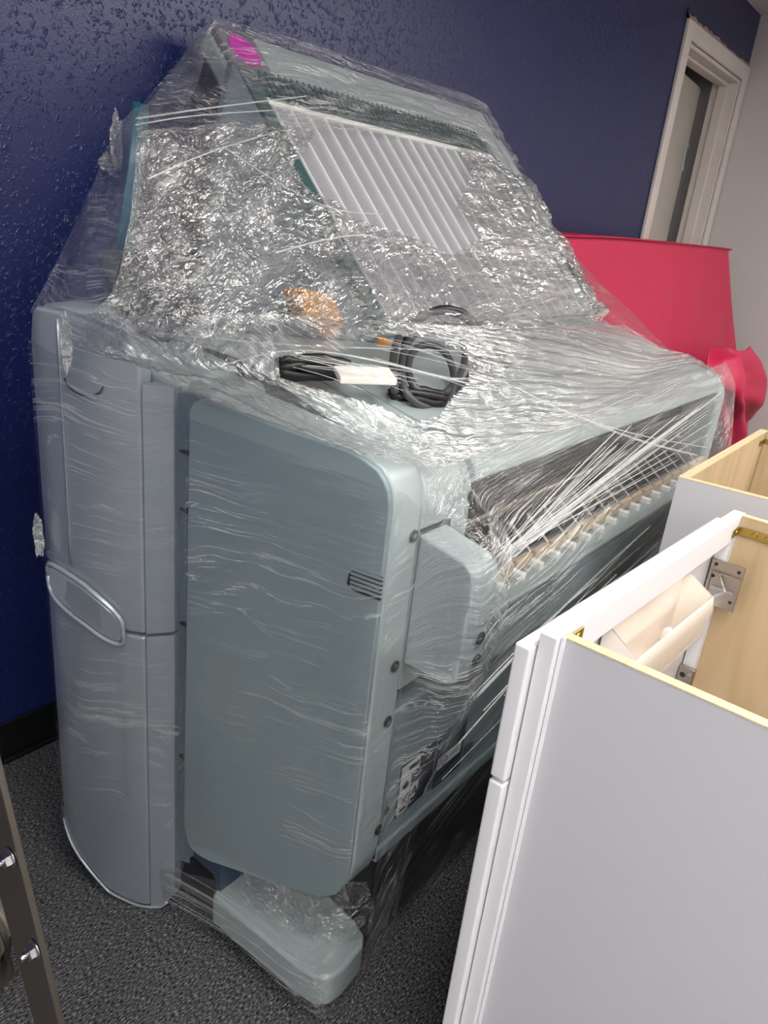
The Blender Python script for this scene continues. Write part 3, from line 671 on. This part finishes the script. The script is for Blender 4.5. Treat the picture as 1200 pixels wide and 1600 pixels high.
# upper band over the lid
film('film_sheet', [
  [A_(318, 42, 1.385), A_(450, 72, 1.385), A_(600, 112, 1.385), A_(742, 158, 1.385), A_(765, 200, 1.37)],
  [A_(275, 100, 1.25), A_(430, 105, 1.33), A_(600, 150, 1.34), A_(735, 190, 1.345), A_(790, 235, 1.33)],
  [A_(222, 165, .985), A_(360, 160, 1.17), A_(540, 185, 1.28), A_(715, 222, 1.30), A_(815, 275, 1.29)],
  [A_(214, 215, .98), A_(350, 205, 1.10), A_(500, 210, 1.20), A_(700, 245, 1.26), A_(835, 310, 1.24)]], FM['band'], 130, 60, .005, (3, 18), .0015, 2, rest=True)
# big crumpled front with the clear gap over the ribbed sheet
HOLE = inpoly([(.485,-.02),(.75,-.02),(.80,.15),(.775,.30),(.805,.42),(.755,.53),(.70,.50),(.62,.44),(.53,.33),(.465,.18),(.49,.06)])
film('film_sheet', [
  [A_(214, 205, .98), A_(350, 195, 1.10), A_(500, 205, 1.19), A_(700, 238, 1.25), A_(825, 300, 1.23)],
  [A_(208, 290, .97), A_(330, 280, 1.03), A_(480, 285, 1.09), A_(670, 320, 1.14), A_(868, 375, 1.10)],
  [A_(195, 380, .95), A_(330, 380, .96), A_(500, 375, 1.0), A_(690, 400, 1.02), A_(905, 445, 1.0)],
  [A_(175, 455, .93), A_(330, 460, .88), A_(530, 450, .84), A_(720, 460, .84), A_(935, 495, .90)],
  [A_(130, 500, .94), A_(310, 520, .80), A_(540, 520, .71), A_(750, 530, .66), A_(985, 525, .72)]], FM['crumple'], 200, 160, .020, (6, 9), .004, 3, hole=HOLE, rest=True)
HOLE4 = inpoly([(.40,.27),(.50,.22),(.57,.12),(.66,.12),(.71,.25),(.71,.45),(.66,.62),(.61,.62),(.54,.52),(.45,.43),(.40,.39)])      # slit where the cables show bare
# shelf of film pulled over the deck toward the front edge
film('film_sheet', [
  [A_(95, 492, .97), A_(310, 492, .79), A_(540, 498, .71), A_(750, 512, .66), A_(975, 508, .74)],
  [A_(110, 540, .92), A_(300, 565, .76), A_(540, 580, .62), A_(780, 570, .60), A_(1060, 560, .64)],
  [A_(228, 575, .86), A_(330, 600, .80), A_(580, 675, .56), A_(790, 640, .54), A_(1105, 582, .58)],
  [A_(272, 608, .83), A_(420, 660, .66), A_(665, 730, .49), A_(840, 680, .485), A_(1135, 602, .49)]], FM['pull'], 180, 110, .007, (4, 12), .003, 4, hole=HOLE4, rest=True)
# right side down the far end
film('film_sheet', [
  [A_(742, 158, 1.39), A_(748, 163, 1.39), A_(765, 200, 1.37)],
  [V(2.12, 1.2, 1.37), V(2.13, 1.1, 1.28), V(2.13, 1.02, 1.21)],
  [V(2.14, 1.1, 1.08), V(2.15, .9, 1.06), V(2.15, .75, 1.03)],
  [V(2.15, 1.05, .8), V(2.155, .7, .8), V(2.155, .485, .8)],
  [V(2.15, 1.05, .2), V(2.155, .7, .2), V(2.155, .485, .2)]], FM['sheer'], 40, 60, .003, (5, 5), .001, 5)
# stretched down the front over opening and rail
fr_x = [.745, .765, .825, .87, 1.2, 1.6, 2.0, 2.155]
def frow(z, ys): return [V(x, y, z) for x, y in zip(fr_x, ys)]
film('film_sheet', [
  frow(.985, [.535, .52, .51, .51, .51, .51, .51, .53]),
  frow(.93, [.495, .492, .490, .49, .49, .49, .488, .49]),
  frow(.865, [.49, .405, .400, .455, .475, .48, .48, .475]),
  frow(.72, [.49, .396, .396, .435, .442, .445, .450, .45]),
  frow(.60, [.494, .41, .420, .444, .447, .447, .455, .46]),
  frow(.35, [.494, .49, .488, .485, .482, .48, .48, .485]),
  frow(.06, [.494, .493, .50, .50, .51, .51, .51, .50])], FM['front'], 170, 120, .0035, (3, 16), .001, 6)
# tight wrap round the end panel and the side cover
tr_ = [sil(1.03, 0, .004), sil(.7, 0, .006), sil(.35, 0, .006), sil(.02, 0, .006), Vector((.630, .825, 0)), pan(.02, 0, .010), pan(.35, 0, .009), pan(.7, 0, .009), pan(.99, 0, .010), Vector((.70, .492, 0)), Vector((.75, .492, 0))]
def trow(zf): return [Vector((p.x, p.y, zf(i/10))) for i, p in enumerate(tr_)]
film('film_sheet', [trow(lambda t: interp([(0,1.03),(.3,1.0),(.45,.97),(.9,.94),(1,.90)], t)), trow(lambda t: .85), trow(lambda t: .72), trow(lambda t: .60), trow(lambda t: .46), trow(lambda t: interp([(0,.25),(.3,.22),(.45,.30),(1,.36)], t)), trow(lambda t: interp([(0,.118),(.1,.07),(.2,.008),(.3,.04),(.45,.19),(1,.30)], t))], FM['tight'], 200, 120, .0012, (3, 20), 0, 7)
# low skirt from side cover to foot
film('film_sheet', [
  [sil(.10, .10, .007), sil(.05, .11, .007), V(.645, .72, .16), V(.648, .55, .17), V(.66, .50, .22), V(.74, .49, .24), V(.80, .49, .25)],
  [sil(.08, .06, .007), sil(.03, .07, .007), V(.640, .72, .10), V(.645, .55, .11), V(.655, .49, .12), V(.76, .492, .13), V(.84, .50, .16)],
  [sil(.06, .03, .007), sil(.0, .04, .007), V(.64, .72, .055), V(.642, .55, .05), V(.66, .488, .05), V(.775, .50, .05), V(.86, .51, .05)]], FM['front'], 110, 50, .003, (3, 16), .001, 8)
# crumpled bunch on the foot
film('film_bunch', [
  [V(.68, .74, .20), V(.70, .66, .21), V(.72, .58, .22), V(.76, .52, .24)],
  [V(.67, .72, .15), V(.69, .64, .155), V(.72, .57, .16), V(.78, .51, .17)],
  [V(.66, .70, .122), V(.68, .60, .124), V(.71, .54, .124), V(.77, .505, .125)]], film_mat('film_bunch', .3, (6, 20), .8, .5, .05, .12, 1.2, .2), 60, 40, .014, (14, 16), .004, 9)
# ropes and strands of twisted film
SM = mat('film_rope', (.86, .87, .87, 1), .25, spec=.8, alpha=.38, bump=(300, .6))
SM2 = mat('film_thread', (.86, .87, .87, 1), .2, spec=.8, alpha=.30)
SM3 = mat('thin_film_thread', (.55, .56, .56, 1), .2, spec=.8, alpha=.14)
def strand(pts, r, m=SM, nm='film_rope', flat=.45):
    return mk(nm, tube(smoothpts(pts, 2), r, 8, flat), m, SF, smooth=True)
strand([A_(330, 575, .74), A_(450, 543, .74), A_(560, 556, .66), A_(700, 592, .60), A_(830, 622, .56), A_(910, 655, .50), A_(1000, 690, .46), A_(1090, 712, .45)], lambda t: .0018+.004*t)
strand([A_(700, 592, .60), A_(780, 590, .6), A_(870, 640, .50), A_(990, 680, .462), A_(1110, 700, .45)], .0025)
strand([A_(240, 520, .88), A_(450, 540, .76), A_(620, 545, .72), A_(800, 552, .70), A_(980, 530, .78)], .003)
strand([A_(215, 185, .975), A_(330, 168, 1.12), A_(480, 150, 1.25)], .003)
strand([A_(212, 195, .975), A_(300, 180, 1.05), A_(430, 172, 1.2)], .0022)
strand([A_(350, 230, 1.05), A_(440, 290, 1.02), A_(520, 330, 1.02), A_(600, 335, 1.03)], .0022)
strand([A_(230, 280, .96), A_(330, 235, 1.03), A_(470, 195, 1.2)], .002)
strand([A_(430, 395, .95), A_(520, 370, .98), A_(590, 365, 1.0), A_(700, 420, 1.0)], .003)
random.seed(3)
for k in range(34):
    t = random.random(); a = Vector((.79+.10*random.random(), .398+.01*random.random(), .845+.025*random.random()))
    x1 = 1.15+.9*random.random(); b = Vector((x1, .462+.012*random.random(), .80+.14*random.random()**.7))
    md = a.lerp(b, .5)+Vector((0, .012, -.012))
    strand([a, md, b], .0007+.0012*random.random()**2, SM2, 'film_thread', .5)
for k in range(22):
    x0 = .80+.5*random.random(); z0 = .45+.17*random.random(); a = Vector((x0, .435, z0)); b = Vector((x0+.35+.5*random.random(), .44, z0+.05+.06*random.random()))
    strand([a, a.lerp(b, .5)+Vector((0, .008, 0)), b], .0006+.001*random.random()**2, SM2, 'film_thread', .5)
random.seed(11)
for k in range(16):          # pulled threads crossing the cable coil
    x0 = 560+random.random()*60; y0 = 500+random.random()*70; x1 = 720+random.random()*110; y1 = y0+15+random.random()*45
    strand([A_(x0, y0, .70), A_((x0+x1)/2, (y0+y1)/2-4, .66), A_(x1, y1, .62)], .0006+.0011*random.random(), SM2, 'film_thread', .5)
for k in range(12):
    x0 = 455+random.random()*60; y0 = 552+random.random()*22; x1 = x0+90+random.random()*90; y1 = y0+18+random.random()*26
    strand([A_(x0, y0, .70), A_((x0+x1)/2, (y0+y1)/2-3, .66), A_(x1, y1, .60)], .0006+.0009*random.random(), SM2, 'film_thread', .5)
for k in range(16):          # threads pulled tight from the side cover down to the foot
    t = random.random(); a = sil(.02+.05*random.random(), .03+.10*t, .006); b = Vector((.645, .70, .05+.09*t)); c_ = Vector((.653+.01*random.random(), .505, .046+.07*t))
    strand([a, b, c_], .0004+.0006*random.random(), SM3, 'film_thread', .5)
# loose crumpled tails
def tail(c, size, seed, elong=(1, 1, 2)):
    bm = bmesh.new(); bmesh.ops.create_icosphere(bm, subdivisions=4, radius=1)
    vs = []
    for v in bm.verts:
        q = v.co*2.2+Vector((seed, 0, 0)); k = 1+.55*noise.noise(q)+.3*(1-2*abs(noise.noise(q*2.5)))
        vs.append(Vector(c)+Vector((v.co.x*elong[0], v.co.y*elong[1], v.co.z*elong[2]))*size*k)
    fs = [tuple(w_.index for w_ in f.verts) for f in bm.faces]; bm.free()
    o = mk('film_tail', (vs, fs), FM['tail'], SF); 
    me = o.data; ul = me.uv_layers.new(name='UVMap')
    for lp in me.loops:
        co = me.vertices[lp.vertex_index].co; ul.data[lp.index].uv = (co.x+co.y, co.z)
FM['tail'] = film_mat('film_tail', .3, (20, 40), .8, .6, .22, .15, 1.6, .3)
tail(A_(182, 222, 1.06), .013, 1, (.5, .5, 2.4)); tail(A_(170, 255, 1.08), .010, 2, (1.2, .7, 1.0))
tail(A_(103, 535, .955), .012, 3, (.5, .5, 2.4)); tail(A_(60, 838, 1.07), .010, 4, (.6, .6, 3.0))

# ------------------------------------------------------------------ near cabinet
C0 = Vector((.654, .268, 0)); ca = math.radians(-2.9)
UX = Vector((math.cos(ca), math.sin(ca), 0)); UY = Vector((math.sin(ca), -math.cos(ca), 0))   # along the front / into the cabinet
UYn = Vector((-.010, -1, 0)).normalized()
def cl(v): return C0+UX*v.x+UYn*v.y+Vector((0, 0, v.z))
CT = .866
CB = thing('sink_base_cabinet', tuple(C0), 'open-topped white base cabinet nearest the camera, with tilt-out tray inside', 'cabinet')
def cp(name, vf, m, par=None, **k): return mk(name, vf, m, par or CB, fn=cl, **k)
cp('face_frame', joinvf(box(0, .04, 0, .019, .10, CT), box(.572, .612, 0, .019, .10, CT), box(.04, .572, 0, .019, CT-.042, CT), box(.04, .572, 0, .019, .655, .690), box(.04, .572, 0, .019, .10, .14)), 'cab', bevel=.001)
cp('side_panel', box(.012, .0235, .0195, .60, .0, CT-.0015), 'lam', bevel=.0008, label='pale grey laminated side panel toward the camera')
cp('panel_edge', box(.0115, .024, .0195, .60, CT-.0015, CT), 'edge', label='raw plywood top edge')
cp('side_panel', box(.594, .605, .0195, .60, .0, CT-.0015), 'ply', label='maple plywood side panel at the far end')
cp('panel_edge', box(.5935, .606, .0195, .60, CT-.0015, CT), 'edge')
cp('corner_bead', box(.0085, .012, .0195, .024, .0, CT), 'cab', bevel=.001)
cp('back_panel', box(.024, .5935, .59, .60, .0, CT), 'ply')
cp('cabinet_floor', box(.024, .5935, .02, .59, .10, .112), 'ply')
cp('toe_kick', box(.012, .605, .075, .087, 0, .10), 'cab')
cp('drawer_front', box(-.010, .606, -.0215, -.002, .672, CT-.018), 'cab', bevel=.003, label='white tilt-out drawer front')
cp('door', box(-.010, .606, -.0215, -.002, .105, .667), 'cab', bevel=.003, label='white door below the drawer front')
# tilt-out tray
def tray():
    outer = [(.006, .822), (.034, .825), (.088, .775), (.092, .755), (.062, .700), (.050, .695), (.006, .695)]
    inner = [(.010, .818), (.032, .818), (.084, .772), (.086, .757), (.059, .706), (.048, .702), (.010, .702)]
    P = []
    # hollow trough: skin with an open slanted mouth
    prof_ = [(.052, .790), (.056, .768), (.040, .705), (.032, .700), (.006, .700), (.002, .705), (.002, .818)]
    vs, fs = [], []
    def ringat(x, pr): return [Vector((x, b, z)) for b, z in pr]
    prin = [(.049, .788), (.052, .769), (.037, .709), (.031, .705), (.009, .705), (.006, .708), (.006, .818)]
    n = len(prof_)
    vs += ringat(.165, prof_)+ringat(.425, prof_)+ringat(.168, prin)+ringat(.422, prin)
    for k in range(n-1): fs += [(k, k+1, n+k+1, n+k), (2*n+k, 3*n+k, 3*n+k+1, 2*n+k+1)]
    fs += [(0, n, 3*n, 2*n), (n-1, 2*n+n-1, 3*n+n-1, 2*n-1)]
    fs += [tuple(range(n))[::-1], tuple(range(n, 2*n)), tuple(range(2*n, 3*n)), tuple(range(3*n, 4*n))[::-1]]
    return vs, fs
ty = cp('tilt_tray', tray(), 'cream', bevel=.002, label='cream plastic tilt-out tray')
cp('ring_post', lathe([(.010, .70), (.009, .735), (.006, .745), (.002, .748)], 16, (.36, .022, 0)), 'cream', ty, smooth=True)
# hinges and brackets
def plate_holes(a, zs, b, par):
    for z in zs: cp('screw', lathe([(.0045, -.0016), (.0035, -.003), (.001, -.0034)], 12, (a, b, z), 'x'), 'brass', par)
h1 = cp('tilt_hinge', joinvf(box(.569, .5705, .001, .052, .712, .792), box(.5645, .569, .001, .052, .788, .792), box(.562, .569, .004, .050, .770, .7725), box(.566, .569, .001, .006, .712, .792)), 'nickel', bevel=.0006, label='nickel tilt hinge plate')
cp('spring', tube([(.564+.0022*math.cos(k*1.05), .018+.016*k/60+.0022*math.sin(k*1.05), .770-.026*k/60) for k in range(61)], .0007, 5), 'nickel', h1)
cp('hinge_arm', joinvf(box(.5655, .5685, .010, .046, .742, .747), prism([(.566, .008, .722), (.566, .013, .720), (.566, .036, .742), (.566, .031, .744)], (.002, 0, 0))), 'zinc', h1)
for b, z in ((.008, .783), (.044, .781), (.044, .727), (.008, .762)): cp('plate_hole', lathe([(.0030, -.0004), (.0026, -.0009), (.001, -.001)], 12, (.569, b, z), 'x'), 'seam', h1)
h2 = cp('tilt_hinge', joinvf(box(.560, .571, -.001, .026, .545, .590)), 'nickel', bevel=.002, label='small nickel hinge block below the middle rail')
for b, z in ((.008, .575), (.015, .556)): cp('plate_hole', lathe([(.0050, -.0004), (.0044, -.001), (.001, -.001)], 12, (.560, b, z), 'x'), 'seam', h2)
cp('plate_screw', lathe([(.0036, -.0004), (.003, -.0014), (.001, -.0014)], 12, (.560, .019, .580), 'x'), 'zinc', h2)
def bracket(a0, sx, b0=.0205, lb=.075, la=.028, dz=.025):
    z = CT-dz
    g_ = joinvf(box(min(a0, a0+sx*.002), max(a0, a0+sx*.002), b0, b0+lb, z-.007, z+.007), box(min(a0, a0+sx*la), max(a0, a0+sx*la), b0-.001, b0+.001, z-.007, z+.007))
    bk = cp('corner_bracket', g_, 'brass', bevel=.0008, label='yellow zinc corner bracket')
    for b in (.045, .064, .083):
        if b < b0+lb: cp('screw', lathe([(.0045, sx*.002), (.0035, sx*.0035), (.001, sx*.0035)], 12, (a0, b, z), 'x'), 'brass', bk)
    cp('screw', lathe([(.0045, .0), (.0035, .0022), (.001, .0022)], 12, (a0+sx*la*.6, b0, z), 'y'), 'brass', bk)
bracket(.5925, -1); bracket(.028, 1, lb=.02, la=.030, dz=.012)
# ------------------------------------------------------------------ far cabinet
K0 = Vector((1.364, .361, 0))
def kl(v): return K0+Vector((v.x, -v.y*.995+ -.0*v.x, v.z))+Vector((.10*v.y, 0, 0))
C2 = thing('wall_cabinet_box', tuple(K0), 'second open-topped white cabinet box behind the nearest one', 'cabinet')
def kp(name, vf, m, par=None, **k): return mk(name, vf, m, par or C2, fn=kl, **k)
kp('side_panel', box(0, .012, 0, .58, 0, CT-.0015), 'lam', label='white laminated side panel')
kp('panel_edge', box(-.0005, .0125, .0, .58, CT-.0015, CT), 'edge')
kp('front_panel', box(.0125, .60, .0, .0155, 0, CT-.0015), 'ply', label='plywood panel toward the printer')
kp('panel_edge', box(.0125, .60, -.0005, .016, CT-.0015, CT), 'edge')
kp('side_panel', box(.588, .60, .0165, .58, 0, CT), 'ply')
kp('cabinet_floor', box(.0125, .588, .0165, .58, .10, .112), 'ply')
kp('back_panel', box(.0125, .588, .57, .58, .0, CT), 'ply')
bk = kp('corner_bracket', joinvf(box(.545, .587, .0165, .0185, CT-.03, CT-.018), box(.585, .587, .0185, .06, CT-.03, CT-.018)), 'brass', bevel=.0008)
kp('corner_screw', lathe([(.005, .017), (.004, .021), (.001, .021)], 12, (.045, 0, CT-.014), 'y'), 'nickel')

# ------------------------------------------------------------------ crimson cloth over something tall
CR = thing('draped_equipment', (2.9, 1.15, 0), 'dark upright unit hidden under the crimson cloth, only a corner showing', 'equipment')
mk('unit_body', box(2.40, 3.95, 1.17, 1.36, .0, 1.24), 'black', CR, bevel=.01)
KC = 1.12
def Ac(px, py, y): return at(px, py, y*KC)
def lrow(z, y, x0, x1, x2): return [V(x0+(x1-x0)*k/4, y, z) for k in range(5)]+[V(x2, y+.0, z)]
rows = [
  [V(2.2, 1.40, 1.2), V(2.7, 1.40, 1.2), V(3.2, 1.40, 1.2), V(3.7, 1.40, 1.2), V(3.98, 1.40, 1.2), V(4.02, 1.40, 1.2)],
  [V(2.2, 1.38, 1.253), V(2.7, 1.38, 1.255), V(3.2, 1.38, 1.258), V(3.7, 1.38, 1.26), V(3.98, 1.38, 1.26), V(4.02, 1.38, 1.25)],
  [Ac(862, 367, 1.01), Ac(960, 371, 1.01), Ac(1050, 379, 1.01), Ac(1122, 387, 1.01), Ac(1131, 390, 1.02), V(4.02, 1.3, 1.25)],
  [Ac(864, 374, 1.0), Ac(960, 379, 1.0), Ac(1050, 387, 1.0), Ac(1125, 395, 1.0), Ac(1134, 397, 1.02), V(4.04, 1.3, 1.22)],
  [Ac(880, 430, .98), Ac(975, 440, .98), Ac(1052, 445, .98), Ac(1125, 450, .98), Ac(1138, 450, 1.01), V(4.12, 1.3, 1.05)],
  [Ac(925, 500, .95), Ac(1000, 510, .95), Ac(1065, 520, .95), Ac(1123, 530, .94), Ac(1144, 530, .99), V(4.12, 1.3, .85)],
  [Ac(985, 580, .90), Ac(1040, 590, .90), Ac(1090, 600, .90), Ac(1126, 600, .88), Ac(1152, 590, .95), V(4.12, 1.3, .70)],
  [Ac(1060, 680, .82), Ac(1090, 690, .82), Ac(1115, 690, .82), Ac(1135, 680, .82), Ac(1160, 650, .88), V(4.12, 1.3, .5)],
  [Ac(1080, 800, .80), Ac(1100, 800, .80), Ac(1120, 780, .80), Ac(1138, 720, .81), Ac(1150, 690, .86), V(4.12, 1.3, .3)]]
def patch(rows, nu, nv, dispf):
    R_ = [[Vector(p) for p in r] for r in rows]
    def cr(p0, p1, p2, p3, t): return .5*((2*p1)+(-p0+p2)*t+(2*p0-5*p1+4*p2-p3)*t*t+(-p0+3*p1-3*p2+p3)*t*t*t)
    def ev(L_, t):
        n_ = len(L_)-1; x = t*n_; i = min(int(x), n_-1); f = x-i; g_ = lambda k: L_[min(max(k, 0), n_)]
        return cr(g_(i-1), g_(i), g_(i+1), g_(i+2), f)
    vs, fs = [], []
    for i in range(nv+1):
        for j in range(nu+1): vs.append(ev([ev(r, j/nu) for r in R_], i/nv))
    out_ = list(vs)
    for i in range(nv+1):
        for j in range(nu+1):
            a = vs[min(i+1, nv)*(nu+1)+j]-vs[max(i-1, 0)*(nu+1)+j]; b = vs[i*(nu+1)+min(j+1, nu)]-vs[i*(nu+1)+max(j-1, 0)]
            n_ = a.cross(b); n_ = n_.normalized() if n_.length > 1e-9 else Vector((0,0,0))
            out_[i*(nu+1)+j] = vs[i*(nu+1)+j]+n_*dispf(j/nu, i/nv)
    for i in range(nv):
        for j in range(nu): a = i*(nu+1)+j; fs.append((a, a+1, a+nu+2, a+nu+1))
    return out_, fs
def foldf(u, v):
    k = max(0, v-.40)
    return k*(.035*math.sin(u*13+v*5+2*noise.noise((u*3, v*2, 0)))+.03*noise.noise((u*9+v*3, v*2.2, 3))+.012*noise.noise((u*26+v*9, v*5, 8)))
ct = mk('crimson_cloth', patch(rows, 110, 90, foldf), 'cloth', None, smooth=True, org=(2.9, 1.0, .3))
sd = ct.modifiers.new('solid', 'SOLIDIFY'); sd.thickness = .003
tag(ct, 'crimson satin cloth draped over the tall unit behind the printer', 'cloth')
brow = [
  [A_(1108, 545, .88), A_(1135, 543, .85), A_(1160, 548, .84), A_(1172, 541, .88), A_(1176, 548, .90)],
  [A_(1104, 575, .84), A_(1135, 570, .80), A_(1165, 568, .78), A_(1181, 575, .84), A_(1184, 585, .92)],
  [A_(1106, 605, .82), A_(1138, 608, .76), A_(1165, 605, .76), A_(1183, 612, .82), A_(1186, 625, .90)],
  [A_(1115, 640, .82), A_(1142, 640, .76), A_(1160, 640, .76), A_(1170, 645, .82), A_(1174, 650, .90)],
  [A_(1124, 675, .82), A_(1141, 678, .77), A_(1147, 680, .77), A_(1153, 680, .82), A_(1156, 680, .90)],
  [A_(1134, 760, .80), A_(1138, 760, .77), A_(1142, 760, .77), A_(1146, 760, .82), A_(1148, 750, .90)]]
b_ = mk('gathered_corner', patch(brow, 70, 80, lambda u, v: min(1, 5*u, 5*(1-u), 6*v)*(.030*math.sin(u*13-v*8+2.5*noise.noise((u*2, v*3, 1)))+.02*noise.noise((u*3, v*7, 5)))+.003*noise.noise((u*9, v*11, 6))), 'cloth', ct, smooth=True)
sd = b_.modifiers.new('solid', 'SOLIDIFY'); sd.thickness = .003
mk('unit_corner', prism([A_(1180, 590, .9), A_(1196, 582, .9), A_(1190, 605, .9), A_(1180, 640, .9)], (0, .06, 0)), 'black', CR)
mk('cloth_tip', patch([[A_(1174, 565, .87), A_(1186, 572, .87), A_(1196, 579, .88)], [A_(1176, 578, .86), A_(1187, 580, .86), A_(1193, 590, .88)], [A_(1178, 590, .87), A_(1183, 590, .87), A_(1186, 594, .88)]], 12, 12, lambda u, v: .006*noise.noise((u*5, v*5, 2))), 'cloth', ct, smooth=True)

# ------------------------------------------------------------------ metal stand at the lower left
ST = thing('metal_stand', (.30, .60, 0), 'taupe metal folding stand leg with two bright bolts, at the lower left', 'stand')
def ax_(px, py, x=.30): return atx(px, py, x)
e0, e1 = ax_(-20, 1150), ax_(90, 1600); dv = (e1-e0)
w0, w1 = ax_(-60, 1190), ax_(48, 1612)
ext = lambda a, b, k: a+(b-a)*k
def legpoly(k0, k1): return [ext(e0, e1, k0), ext(e0, e1, k1), ext(w0, w1, k1), ext(w0, w1, k0)]
lowk = (e0.z-.0)/(e0.z-e1.z)
lp_ = legpoly(-.25, lowk); lp_[2].z = max(lp_[2].z, .0)
mk('leg', prism(lp_, (.004, 0, 0)), 'bronze', ST, bevel=.002)
mk('leg_flange', prism([ext(e0, e1, -.25), ext(e0, e1, lowk), ext(e0, e1, lowk)+V(.008, 0, 0), ext(e0, e1, -.25)+V(.008, 0, 0)], (e0-w0).normalized()*.003), 'bronze', ST, bevel=.001)
for px, py in ((17, 1340), (55, 1483)):
    c = ax_(px, py, .299)
    b1 = mk('bolt', lathe([(.0135, 0), (.0135, -.0015)], 20, tuple(c), 'x'), 'zinc', ST, bevel=.0004)
    mk('nut', lathe([(.0100, -.0015), (.0108, -.003), (.0102, -.0095), (.0065, -.011)], 6, tuple(c), 'x'), 'zinc', b1)
    mk('thread', lathe([(.0052, -.010), (.0052, -.0180), (.0044, -.0190)], 14, tuple(c), 'x'), 'zinc', b1, smooth=True)
mk('rear_post', tube([atx(-14, 1250, .36), atx(-2, 1480, .36), atx(14, 1575, .36), atx(34, 1700, .36)], .020, 18), 'bronze', ST, smooth=True)
mk('cross_tube', tube([atx(-40, 1330, .335), atx(12, 1440, .335), atx(8, 1520, .335), atx(-40, 1560, .335)], .014, 14), 'bronze', ST, smooth=True)
